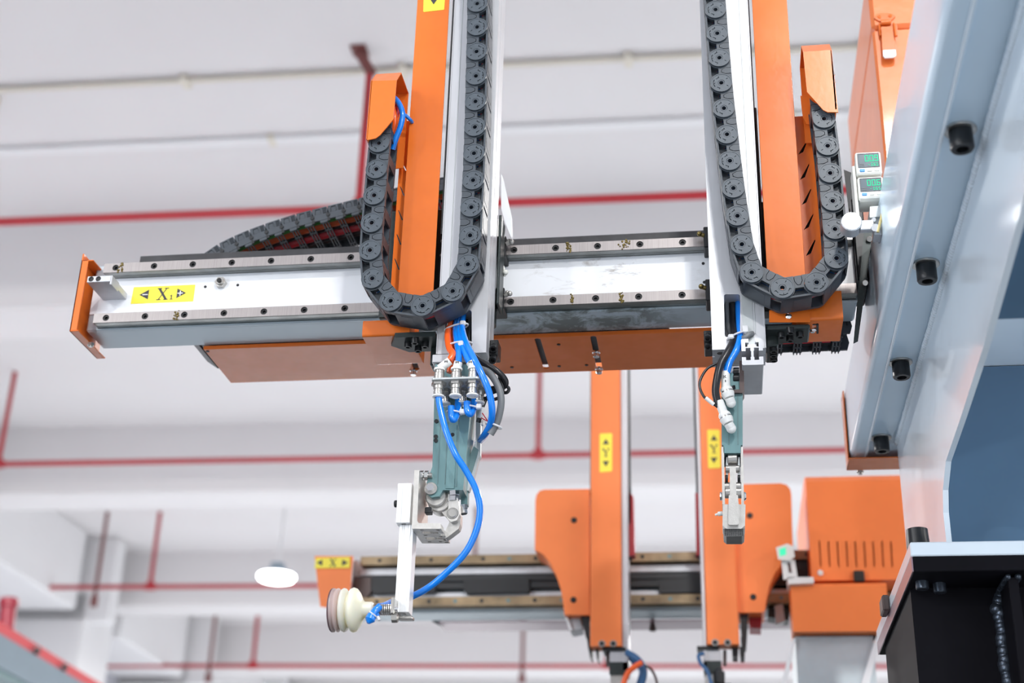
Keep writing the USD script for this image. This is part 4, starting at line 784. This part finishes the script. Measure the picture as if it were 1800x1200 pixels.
t.part('top_strip', rbox(XG-.002, .75, .70, 2.19, 2.3120, 2.3158, .001), 'bracket_white')
t.part('web_plate', rbox(XG+.0072, .95, 1.88, 1.895, 2.0135, 2.311, .001), 'bracket_white_shaded', label='white web plate with shade put into its blue colour')
t.part('under_plate', ext_x(Polygon([(1.385, 2.150), (1.17, 2.176), (.72, 2.22), (.72, 2.23), (1.17, 2.186), (1.385, 2.160)]), XG+.0072, .65), 'bracket_white_shaded', label='white under plate with shade put into its blue colour')
wv = []
for i in range(220):
    y_ = .72+i*.0066; wv.append(trimesh.creation.icosphere(1, .0050+.0010*rng.random()).apply_translation((XG+.0005, y_, 2.3105)))
t.part('weld_seam', wv, 'bracket_white', g_, kind='stuff')
t.done()
YBf, YBr = 1.720, 2.178
bz1, bz0, pz0 = 2.0130, 1.9955, 1.9765; xb = x_at(1600, 962, YBf)
t = Thing('base_plate', 'thick white base plate under the bracket, with a black bolt on its corner', 'base plate')
k = t.part('plate', rbox(xb, 1.1, YBf, YBr, bz0, bz1, .0015), 'bracket_white')
p = at(1620, 951, Z=bz1); t.part('cap_screw', cap_screw((p[0]+.001, YBf+.035, bz1-.001), (p[0]+.001, YBf+.035, bz1+.026), .0145, False), 'black_oxide')
t.done()
t = Thing('pedestal', 'black painted steel pedestal with rough weld beads in the lower right corner', 'machine stand')
t.part('top_plate', rbox(xb+.0015, 1.1, YBf+.0005, YBr, pz0, bz0, .001), 'black_paint')
t.part('top_plate_edge', rbox(xb-.0002, xb+.0016, YBf+.0005, YBr, pz0, bz0-.0003, .0003), 'purple_reflection', label='plate edge with a purple reflection put into its colour')
yv = 1.800
t.part('column', hull([(x_at(1600, 1035, yv)+dx, yv, z) for dx, z in ((0, pz0), (.9, pz0), (.9, .8), (-.0, .8))]+[(x_at(1600, 1035, yv)+dx, yv+.33, z) for dx, z in ((0, pz0), (.9, pz0), (.9, .8), (0, .8))]), 'black_paint')
xr = x_at(1763, 1100, yv); t.part('rib', rbox(xr, xr+.012, yv-.065, yv+.002, .8, pz0-.004, .001), 'black_paint')
wb = []
for i in range(60):
    z_ = pz0-.012-i*.0052; r_ = .0072+.0022*rng.random(); wb.append(trimesh.creation.icosphere(2, r_).apply_translation((xr-.002+.0012*rng.normal(), yv-.002, z_)))
for i in range(26):
    y_ = yv-.004-i*.0025; wb.append(trimesh.creation.icosphere(2, .0032+.0014*rng.random()).apply_translation((xr+.012, y_, pz0-.004-.001*rng.random())))
    wb.append(trimesh.creation.icosphere(2, .0032+.0014*rng.random()).apply_translation((xr, y_, pz0-.004-.001*rng.random())))
for i in range(60): wb.append(trimesh.creation.icosphere(2, .0045+.002*rng.random()).apply_translation((xr+.0145+.001*rng.normal(), yv-.002, pz0-.012-i*.0052)))
t.part('weld_bead', wb, 'weld', kind='stuff', smooth=60)
t.part('unseen_machine_bed', [rbox(-2.6, .0, .3, 2.8, 0, 1.45, .01), rbox(.0, 1.7, 1.9, 2.8, 0, 1.45, .01), rbox(-.75, 1.9, 3.0, 6.0, 0, 1.62, .01)], 'machine_dark', label='dark machine body underneath')  # unseen machine bodies, out of view, darken undersides and reflections
p = at(1622, 1018, Z=pz0); t.part('bolt_end', [cyl(p+[0, .01, .002], p+[0, .01, -.010], .008, 16), cyl(p+[.022, .02, .002], p+[.022, .02, -.012], .008, 16)], 'weld')
t.done()
p = at(1554, 1066, X=xb-.006); single('spacer_block', 'small grey block stuck to the side of the base plate', 'block', rbox(xb-.010, xb-.0003, p[1]-.02, p[1]+.02, p[2]-.010, p[2]+.012, .002), 'maroon_brown')

# orange control box with its latch
t = Thing('control_box', 'orange painted control box with a draw latch, on top of the traverse beam', 'control box')
bx, by0, by1, bzz, bzl = .2765, 1.95, 2.39, 3.06, z_at(1535, 51, 1.95)
t.part('body', rbox(bx, .60, by0, by1, ZM1+.001, bzl-.0012, .004), 'orange_blistered', smooth=30)
t.part('lid', rbox(bx-.0004, .60, by0-.0006, by1, bzl+.0012, bzz, .006), 'orange_blistered', smooth=30)
la = t.part('latch', [plate([(1536, 30), (1541, 24.5), (1548, 23), (1560, 23), (1569, 24.5), (1574, 28.5), (1569, 34), (1562, 38), (1551, 38.5), (1541, 34.5)], by0-.0035, .003, .001)], 'orange_paint', label='orange draw latch')
for q in ((1545.5, 30), (1564.5, 28)):
    p = at(*q, Y=by0-.0035); t.part('rivet', lathe(p+[0, .0005, 0], p-[0, .002, 0], [(0, .0032), (.0012, .0030), (.002, .001)], 16), 'orange_paint', la)
t.part('hook', cyl(at(1548, 40, Y=by0-.007), at(1566, 39.5, Y=by0-.007), .0045, 16), 'orange_paint', la)
for a_, b_ in (((1545.5, 42), (1547.5, 63)), ((1571, 41), (1574, 64))): t.part('bail', tube([at(*a_, Y=by0-.006), at(*b_, Y=by0-.006)], .0016, 8, smooth=False), 'orange_paint', la)
t.part('lever', plate([(1549, 47), (1569, 46), (1575, 97), (1570, 100), (1556, 101), (1552, 99)], by0-.011, .004, .001), 'orange_paint', la)
t.part('lever_tip', plate([(1552, 88), (1574.5, 87), (1575.5, 97), (1571, 100.5), (1556, 101.5), (1552.5, 98)], by0-.0145, .003, .001), 'white_paint', la, label='worn pale tip')
t.part('catch', plate([(1543, 44), (1577, 42.5), (1578, 62), (1546, 64)], by0-.003, .0025, .001), 'orange_paint', la); t.done()

# pressure switches with their readings
SEG = {'0': 'abcdef', '9': 'abcdfg', '6': 'acdefg', '5': 'acdfg', '-': 'g'}
def seven(ch, x, z, h):
    w = h*.52; k = h*.12; o = {'a': sbox(x, z+h-k, x+w, z+h), 'd': sbox(x, z, x+w, z+k), 'g': sbox(x+k*.5, z+h/2-k/2, x+w-k*.5, z+h/2+k/2), 'f': sbox(x, z+h/2, x+k, z+h), 'b': sbox(x+w-k, z+h/2, x+w, z+h), 'e': sbox(x, z, x+k, z+h/2), 'c': sbox(x+w-k, z, x+w, z+h/2)}
    return unary_union([o[s] for s in SEG[ch]])
def pressure_switch(label, tl, tr, br, bl, Y, big):
    c = (at(*tl, Y=Y)+at(*br, Y=Y))/2; w = abs(x_at(*tr, Y)-x_at(*tl, Y)); h = abs(z_at(*tl, Y)-z_at(*bl, Y))
    t = Thing('pressure_switch', label, 'pressure switch'); x0, x1, z0_, z1_ = c[0]-w/2, c[0]+w/2, c[2]-h/2, c[2]+h/2
    t.part('housing', [rbox(x0, x1, Y, Y+.012, z0_, z1_, .0018), rbox(x0+.0012, x1-.0012, Y+.0115, Y+.040, z0_+.0012, z1_-.0012, .0015)], 'ivory_plastic')
    s_ = t.part('screen', rbox(x0+w*.09, x1-w*.09, Y-.0004, Y+.001, z0_+h*.30, z1_-h*.10, .0002), 'screen')
    t.part('screen_frame', ext_y(sbox(x0+w*.075, z0_+h*.285, x1-w*.075, z1_-h*.085).difference(sbox(x0+w*.11, z0_+h*.31, x1-w*.11, z1_-h*.12)), Y-.0006, .0008), 'chain_plastic', smooth=False)
    hh = h*.285; zz_ = z0_+h*.55; xx = x0+w*.36; G = []
    G = [seven(big[0], xx, zz_, hh), seven(big[1], xx+w*.185, zz_, hh), Point(xx+w*.352, zz_+h*.012).buffer(h*.016, 6), seven(big[2], xx+w*.375, zz_, hh)]
    t.part('reading', ext_y(unary_union(G), Y-.0008, .0005), 'digit_glow', s_, smooth=False)
    hs = h*.135; zs_ = z0_+h*.345; G = [seven('-', x0+w*.46, zs_, hs)]+[seven(d, x0+w*(.585+.105*i), zs_, hs) for i, d in enumerate('065')]
    t.part('set_value', ext_y(unary_union(G), Y-.0008, .0005), 'digit_glow', s_, smooth=False)
    t.part('screen_cell', ext_y(unary_union([sbox(x0+w*.13, z0_+h*.35, x0+w*.32, z0_+h*.40), sbox(x0+w*.13, z0_+h*.42, x0+w*.32, z0_+h*.47)]), Y-.0007, .0004), 'chain_disc', s_, smooth=False)
    for i, m_ in enumerate(('button_blue', 'ivory_plastic', 'ivory_plastic')):
        xb_ = x0+w*(.13+.29*i); t.part('button', rbox(xb_, xb_+w*.19, Y-.0016, Y+.001, z0_+h*.10, z0_+h*.22, .0006), m_, label='blue button' if i == 0 else None)
    t.done(); return x0, x1, z0_, z1_
pbr('button_blue', (.10, .34, .68), .4)
b1 = pressure_switch('pressure switch reading 00.9, the upper of two small white displays', (1503, 269), (1547.5, 265.5), (1551, 303), (1507, 308), 1.600, '009')
b2 = pressure_switch('pressure switch reading 00.6, the lower of two small white displays', (1507, 312), (1551.5, 308), (1555, 345), (1510, 349), 1.600, '006')
t = Thing('switch_holder', 'grey metal holder below the two white pressure switches, fixed to the traverse beam', 'bracket')
t.part('back_rail', rbox(b2[0]-.0045, b2[0]-.0005, 1.606, 1.636, b2[2]-.028, b1[3]-.016, .001), 'ivory_plastic')
t.part('block', plate([(1529, 363), (1550, 361), (1550, 380), (1529, 382)], 1.606, .03), 'anodised_dull')
t.part('arm', [plate([(1535, 382), (1549, 381), (1550, 412), (1537, 412)], 1.612, .02), rbox(x_at(1545, 385, 1.612), XM-.0005, 1.612, 1.640, z_at(1545, 410, 1.612), z_at(1545, 384, 1.612), .001)], 'anodised')
t.part('clamp_screw', [cyl(at(1538, 400, Y=1.612), at(1538, 400, Y=1.604), .0052, 14), cyl(at(1536, 386, Y=1.612), at(1536, 386, Y=1.606), .003, 12)], 'chrome')
p0 = at(1552, 362, Y=1.604); t.part('hot_glue', tube([p0, at(1551, 375, Y=1.604), at(1546, 395, Y=1.603), at(1543, 408, Y=1.604)], .0018, 8), 'yellow_glue'); t.done()
t = Thing('led_lamp', 'dazzling small LED work lamp right of the right cable chain', 'lamp')
p = at(1497, 388, Y=1.600)
t.part('lens', lathe(p, p+[0, -.004, 0], [(0, .0115), (.002, .0110), (.004, .006)], 28), 'led_glow')
t.part('lamp_body', cyl(p+[0, .0008, 0], p+[0, .022, 0], .0130, 28), 'anodised')
t.part('lamp_arm', rbox(p[0]+.010, x_at(1536, 388, 1.61)-.0005, 1.606, 1.616, p[2]-.010, p[2]+.004, .001), 'anodised'); t.done()
# what joins the cross beam to the main beam
t = Thing('beam_carriage', 'black carriage plates and cable bits wedged between cross beam and traverse beam', 'robot carriage')
t.part('mount_plate', hull([at(x, y, Y=Y) for x, y in ((1519, 405), (1535, 400), (1530, 440), (1514, 500), (1508, 600), (1500, 604)) for Y in (1.735, 1.745)]), 'black_plate')
t.part('side_block', rbox(.2005, XM-.0005, 1.776, 1.86, 2.40, 2.53, .002), 'black_oxide')
t.part('cover_plate', hull([at(x, y, Y=Y) for x, y in ((1483, 298), (1496, 303), (1508, 330), (1508, 372), (1492, 372), (1487, 330)) for Y in (1.800, 1.83)]), 'chain_dark')
for q in ((1521, 497), (1528, 420)): t.part('bolt', cyl(at(*q, Y=1.735), at(*q, Y=1.730), .004, 14), 'nickel')
t.done()

# ================================================================ THE REAR ROBOT
YB = 3.09
t = Thing('cross_beam', 'horizontal beam of the rear robot with worn brown rails and orange end', 'robot beam')
def zx(px, py, Y=YB): return at(px, py, Y=Y)[[0, 2]]
zu, zl = zx(1110, 983)[1]+.006, zx(1110, 1056)[1]+.004
t.part('beam_body', rbox(-.84, .42, YB+.03, YB+.11, zl-.018, zu+.012, .003), 'anodised_under')
for z in (zu, zl):
    r_ = t.part('rail', ext_x(Polygon([(YB, z-.010), (YB, z+.010), (YB+.008, z+.010), (YB+.014, z+.007), (YB+.022, z+.010), (YB+.03, z+.010), (YB+.03, z-.010), (YB+.022, z-.010), (YB+.014, z-.007), (YB+.008, z-.010)]), -.815, 1.2), 'old_rail', smooth=False)
    for k in range(19): t.part('rail_bolt', cyl((-.77+.06*k, YB-.0008, z), (-.77+.06*k, YB+.004, z), .0045, 12, 0), 'teal_dark' if k % 2 else 'black_oxide', r_)
t.part('upper_strip', rbox(-.82, .42, YB+.020, YB+.0305, zu-.030, zu-.012, .002), 'anodised')
t.part('lower_strip', rbox(-.82, .42, YB+.020, YB+.0305, zl+.012, zl+.026, .002), 'anodised')
b0 = t.part('belt', rbox(-.83, .42, YB+.008, YB+.022, zu-.050, zu-.034, .002), 'chain_dark'); t.part('belt', rbox(-.83, .42, YB+.008, YB+.022, zl+.029, zl+.046, .002), 'chain_dark')
for a_, b_ in ((653, 765), (815, 930), (1158, 1238)): t.part('belt_clamp', plate([(a_, 1018), (b_, 1015), (b_, 1040), (a_+4, 1042), (a_, 1038)], YB+.001, .018, .002), 'black_oxide')
t.part('drive_block', plate([(622, 1015), (652, 1014), (652, 1040), (638, 1056), (622, 1058)], YB+.004, .018, .002), 'maroon_brown')
zt_ = zl-.0195
tray_ = t.part('chain_tray', rbox(zx(770, 1090, YB+.11)[0], .42, YB+.112, YB+.20, zt_-.002, zt_+.001, .0006), 'purple_reflection', label='shiny tray under the beam')
t.part('tray_end', hull([at(x, y, Y=Y) for x, y in ((752, 1087), (770, 1087), (782, 1098), (772, 1099)) for Y in (YB+.13, YB+.15)]), 'chain_dark', tray_)
p = at(1147, 1095, Y=YB+.14); t.part('hanging_bolt', [cyl(p+[0, 0, .014], p-[0, 0, .012], .006), cyl(p-[0, 0, .008], p-[.0, 0, .018], .008)], 'maroon_brown', tray_)
ec = t.part('end_cover', hull([at(x, y, Y=Y) for (x, y), Y in (((553, 977), YB-.03), ((621, 977), YB-.03), ((613, 1070), YB-.03), ((563, 1066), YB-.03), ((553, 977), YB+.11), ((621, 977), YB+.11), ((613, 1072), YB+.11), ((575, 1068), YB+.11))]), 'orange_far', label='orange end cover')
lb = t.part('axis_label', plate([(555, 980), (615, 978.5), (615, 997.5), (553, 998.5)], YB-.0325, .002), 'yellow_label', ec, label='yellow X label with arrows')
cx, cz = zx(585, 988.5, YB-.033)
t.part('letter_print', [ext_y(serif_x(cx, cz, .017), YB-.0332, .001)]+[ext_y(tri_print(*zx(x, 988.5, YB-.033), .012, w), YB-.0332, .001) for x, w in ((562, 'left'), (606, 'right'))], 'label_print', ec, smooth=False)
t.done()
def rear_arm(label, cx0, cx1, px_bot, sx0, sx1, cov, Yc, sgn, lab, screws, slider):
    t = Thing('robot_arm', label, 'robot arm')
    Yf = Yc; zb_ = z_at(1065, px_bot, Yf)
    X0, X1 = x_at(*cx0, Yf), x_at(*cx1, Yf)
    c = t.part('column_cover', ext_z(sbox(X0, Yf, X1, Yf+.05).buffer(-.003).buffer(.003, 3), zb_, 2.9-zb_), 'orange_far', label='orange column cover')
    S0, S1 = x_at(*sx0, Yf+.01), x_at(*sx1, Yf+.01)
    t.part('profile', rbox(min(S0, S1), max(S0, S1), Yf+.010, Yf+.085, zb_-.05, 2.9, .002), 'anodised')
    xo = X0-.003 if sgn < 0 else X1+.003
    xe = max(S0, S1)+.002 if sgn < 0 else min(S0, S1)-.002
    t.part('gear_rack', rbox(xe-.003, xe+.003, Yf+.05, Yf+.07, z_at(1100, 970, Yf), 2.9, .001), 'black_oxide')
    if sgn < 0: t.part('edge_strip', rbox(X0-.0035, X0-.0008, Yf+.02, Yf+.05, z_at(1036, 862, Yf), 2.9, .0008), 'black_oxide')
    v = t.part('carriage_cover', plate(cov, Yf+.016, .10, .0), 'orange_far', smooth=30, label='wide orange carriage cover with a curved cut-out')
    for q in screws[0]:
        p = at(*q, Y=Yf+.016); t.part('screw', [cyl(p, p-[0, .002, 0], .0065), cyl(p-[0, .002, 0], p-[0, .003, 0], .0035)], 'black_oxide', v)
    for q in screws[1]:
        p = at(*q, Y=Yf); k_ = t.part('screw', cyl(p+[0, .001, 0], p-[0, .0018, 0], .0075), 'nickel', c); t.part('screw_socket', cyl(p-[0, .0015, 0], p-[0, .0024, 0], .0048), 'black_oxide', c)
    l_ = t.part('axis_label', plate(lab, Yf-.0012, .001, .003), 'yellow_label', c, label='yellow Y label with up and down arrows')
    xm, ym = np.mean([q[0] for q in lab]), np.mean([q[1] for q in lab]); lh = abs(lab[0][1]-lab[2][1])
    pr = [ext_y(tri_print(*zx(xm, ym-lh*.29, Yf-.002), .0115, 'up'), Yf-.0019, .0012), ext_y(tri_print(*zx(xm, ym+lh*.29, Yf-.002), .0115, 'down'), Yf-.0019, .0012), ext_y(serif_y(*zx(xm, ym, Yf-.002), .018), Yf-.0019, .0012)]
    t.part('letter_print', pr, 'label_print', c, smooth=False)
    for pts, m_ in slider: t.part('slider', plate(pts, Yf+.045, .03, .0), m_)
    t.done(); return zb_
YA = 2.98
zbl = rear_arm('left orange arm of the rear robot, with a wide cover on its left', (1038, 900), (1091.5, 900), 1135, (1091.5, 900), (1103, 900),
    [(941, 880), (943, 869), (949, 862), (957, 860), (1036.5, 859), (1036.5, 1080), (992, 1080), (990, 1060), (986, 1036), (978, 1012), (967, 988), (954, 973), (940, 966)], YA, -1,
    [(1054, 762), (1076, 761), (1076, 828), (1054, 830)], [[(1009, 914), (1008, 1054)], [(1058, 1131), (1078, 1131)]], [([(1105, 862), (1113, 872), (1116, 975), (1106, 977)], 'red_paint'), ([(1103, 770), (1109, 860), (1109, 920), (1104, 920)], 'black_oxide')])
zbr = rear_arm('right orange arm of the rear robot, partly hidden by the right gripper', (1236, 920), (1292, 940), 1133, (1236, 920), (1229, 920),
    [(1292.5, 851), (1372, 849), (1383, 852), (1389, 859), (1391, 868), (1394, 970), (1377, 985), (1362, 1006), (1352, 1030), (1346, 1058), (1345, 1072), (1340, 1076), (1300.5, 1076), (1292.5, 1076)], YA, 1,
    [(1243, 755), (1265, 755), (1267, 822), (1245, 823)], [[(1318, 906), (1324, 1049)], [(1257, 1129), (1279, 1129)]], [([(1222, 866), (1229, 866), (1230, 975), (1224, 976)], 'red_paint')])
t = Thing('cable_chain', 'black cable chain end hanging left of the left rear arm', 'cable chain')
for i, (x0, y0, x1, y1) in enumerate([(1021, 1082, 1037, 1100), (1026, 1100, 1037, 1118), (1031, 1118, 1040, 1140), (1034, 1138, 1040, 1155), (1046, 1136, 1052, 1158)]): t.part('chain_link', plate([(x0, y0), (x1, y0), (x1-1, y1), (x0+3, y1)], YA+.03, .05, .001), 'chain_dark')
t.part('guide_plate', plate([(1000, 1080), (1018, 1080), (1022, 1104), (1003, 1108)], YA+.05, .06), 'anodised', label='pale guide plate'); t.part('guide_edge', plate([(991, 1078), (995, 1078), (1006, 1107), (1001, 1108)], YA+.04, .05), 'white_paint'); t.done()
t = Thing('cable_chain', 'black cable chain end hanging right of the right rear arm', 'cable chain')
for i, (x0, y0, x1, y1) in enumerate([(1301, 1077, 1315, 1100), (1302, 1100, 1314, 1118), (1302, 1118, 1313, 1136), (1286, 1136, 1298, 1154), (1300, 1136, 1310, 1155)]): t.part('chain_link', plate([(x0, y0), (x1, y0), (x1-1, y1), (x0+2, y1)], YA+.03, .05, .001), 'chain_dark')
t.part('cover_stub', plate([(1316, 1077), (1340, 1077), (1338, 1104), (1318, 1103)], YA+.06, .06), 'red_paint', label='dark red stub'); t.done()
def rear_tool(label, x0, x1, xs0, yb, hoses, knob=None):
    t = Thing('gripper_head', label, 'gripper'); Y = YA+.012
    t.part('clamp', plate([(x0-13, yb+2), (x1-4, yb+2), (x1-4, yb+9), (x0-13, yb+9)], Y-.004, .05, .001), 'black_oxide')
    t.part('profile_end', plate([(x0, yb+9), (x1, yb+9), (x1, yb+28), (x0, yb+28)], Y, .05, .001), 'anodised')
    t.part('hinge', plate([(xs0, yb+9), (xs0+6, yb+9), (xs0+6, yb+34), (xs0, yb+34)], Y+.02, .02), 'maroon_brown')
    t.part('body', plate([(x0-1, yb+28), (x1, yb+28), (x1, yb+50), (x0-1, yb+50)], Y-.002, .05, .001), 'black_plate')
    t.part('jaw', plate([(x0+1, yb+50), (x1-4, yb+50), (x1-4, yb+90), (x0+1, yb+90)], Y+.004, .04, .001), 'cast_nickel')
    if knob: t.part('knob', [cyl(at(knob[0], knob[1], Y=Y-.006), at(knob[0], knob[1]+22, Y=Y-.006), .012, 18), cyl(at(knob[0], knob[1]-6, Y=Y-.006), at(knob[0], knob[1]+1, Y=Y-.006), .007, 14), rbox(*[v for p in zip(at(knob[0]-2, knob[1]+20, Y=Y-.01), at(knob[0]+24, knob[1]+60, Y=Y+.03)) for v in p], .003)], 'chain_dark')
    for pts, r, m_ in hoses: t.part('tool_hose', pxtube(pts, r), m_)
    t.done()
rear_tool('blurred gripper head below the left rear arm, with blue and orange hoses', 1072, 1104, 1065, 1135, [
    ([(1102, 1146, 2.99), (1118, 1156, 2.98), (1128, 1168, 2.98), (1132, 1185, 2.98), (1126, 1206, 2.98)], .007, 'blue_tube_far'), ([(1104, 1152, 3.0), (1112, 1160, 3.0), (1128, 1178, 3.0), (1122, 1206, 3.0)], .006, 'blue_tube_far'),
    ([(1128, 1164, 2.96), (1115, 1172, 2.955), (1104, 1182, 2.955), (1097, 1198, 2.955), (1096, 1210, 2.955)], .006, 'orange_tube'), ([(1132, 1168, 2.98), (1146, 1178, 2.97), (1154, 1196, 2.97), (1155, 1212, 2.97)], .0028, 'maroon_brown')])
rear_tool('blurred gripper head below the right rear arm, with a black knob', 1238, 1268, 1271, 1133, [([(1237, 1148, 2.98), (1228, 1152, 2.975), (1232, 1166, 2.97), (1244, 1180, 2.965), (1252, 1210, 2.96)], .004, 'blue_tube_far')], (1264, 1180))
# rear main unit
t = Thing('drive_housing', 'big orange ventilated housing of the rear robot behind the bracket', 'housing')
YD = 3.00
P = [at(x, y, Y=YD) for x, y in ((1416, 846), (1600, 840), (1600, 1020), (1424, 1020))]
X0, X1, Zt, Zb_ = P[0][0], .42, P[0][2], P[3][2]
g = Polygon([(YD, Zb_), (YD, Zt-.0), (YD+.018, Zt+.016), (YD+.06, Zt+.022), (YD+.45, Zt+.022), (YD+.45, Zb_)])
m = ext_x(g, X0, X1-X0)
sl_ = [(1439+15.7*k) for k in range(9)]
m = cutout(m, [hull([at(x+dx, y, Y=Y)for x, y, dx in ((x, 951, 0), (x, 951, 2.6), (x+2.5, 996, 0), (x+2.5, 996, 2.6)) for Y in (YD-.01, YD+.02)]) for x in sl_])
v = t.part('housing', m, 'orange_far', smooth=30)
p = at(1442, 1007, Y=YD); t.part('knob', cyl(p, p-[0, .004, 0], .006), 'white_plastic', v)
p = at(1510, 1013, Y=YD-.006); t.part('clip', rbox(p[0]-.011, p[0]+.011, YD-.012, YD, p[2]-.012, p[2]+.012, .002), 'black_plate', v)
t.done()
t = Thing('motor_housing', 'lower bright orange cover above the grey foot of the rear robot', 'housing')
Y2 = 2.96
P = [at(x, y, Y=Y2) for x, y in ((1390, 1030), (1558, 1026), (1545, 1110), (1395, 1110))]
t.part('cover', ext_x(Polygon([(Y2, P[3][2]), (Y2, P[0][2]), (Y2+.006, P[0][2]+.006), (Y2+.03, P[0][2]+.010), (Y2+.10, P[0][2]+.010), (Y2+.10, P[3][2])]), P[0][0], P[1][0]-P[0][0]), 'orange_far', smooth=30)
for q in ((1412, 1119), (1534, 1118)):
    p = at(*q, Z=P[3][2]-.001); t.part('foot_bolt', cyl(p+[0, 0, .002], p-[0, 0, .008], .007, 14), 'black_oxide')
t.done()
t = Thing('machine_stand', 'grey-green steel column with white edges below the orange motor cover', 'machine stand')
zf = P[3][2]-.003; yf = Y2+.03
xa, xc = x_at(1398, 1122, yf), x_at(1535, 1122, yf); xa2 = x_at(1378, 1200, yf)
t.part('column', hull([(x, y, z) for (x, z) in ((xa, zf), (xc, zf), (xc+.0, zf-.5), (xa+.0, zf-.5)) for y in (yf, yf+.2)]), 'anodised_under')
t.part('edge_flange', [hull([at(x, y, Y=Y) for x, y in ((1393, 1122), (1399, 1122), (1380, 1215), (1370, 1215)) for Y in (yf-.012, yf)])], 'white_paint', label='white left edge')
t.part('edge_flange', [hull([at(x, y, Y=Y) for x, y in ((1541, 1116), (1549, 1116), (1525, 1215), (1509, 1215)) for Y in (yf-.012, yf)])], 'white_paint', label='white right edge'); t.done()
t = Thing('pressure_switch', 'blurred white pressure switch with a green display on the rear robot', 'pressure switch')
Y3 = 2.93
k = t.part('housing', hull([at(x, y, Y=Y) for x, y in ((1364, 962), (1384, 955), (1394, 960), (1397, 978), (1388, 985), (1368, 983)) for Y in (Y3, Y3+.04)]), 'ivory_plastic')
t.part('display', plate([(1370, 965), (1381, 961), (1382, 974), (1371, 977)], Y3-.001, .002), 'digit_glow', k)
t.part('bracket', [plate([(1373, 983), (1397, 983), (1402, 1014), (1377, 1018), (1376, 1006)], Y3+.012, .006), plate([(1384, 1014), (1430, 1014), (1431, 1024), (1386, 1026)], Y3+.012, .05)], 'white_plastic')
t.part('bracket_slot', plate([(1384, 988), (1389, 988), (1392, 1006), (1387, 1006)], Y3+.011, .004), 'maroon_brown'); t.done()
t = Thing('arm_carriage', 'dark tangle of carriage parts between right rear arm and orange housing', 'robot carriage')
t.part('block', plate([(1352, 1000), (1390, 985), (1394, 1040), (1386, 1090), (1350, 1084)], YA+.14, .05), 'black_plate')
t.part('mount_plate', plate([(1393, 975), (1422, 975), (1424, 1013), (1396, 1013)], YA+.12, .05), 'black_oxide')
t.part('sensor', plate([(1362, 1064), (1376, 1060), (1380, 1092), (1364, 1096)], YA+.12, .02), 'anodised_dull'); t.done()
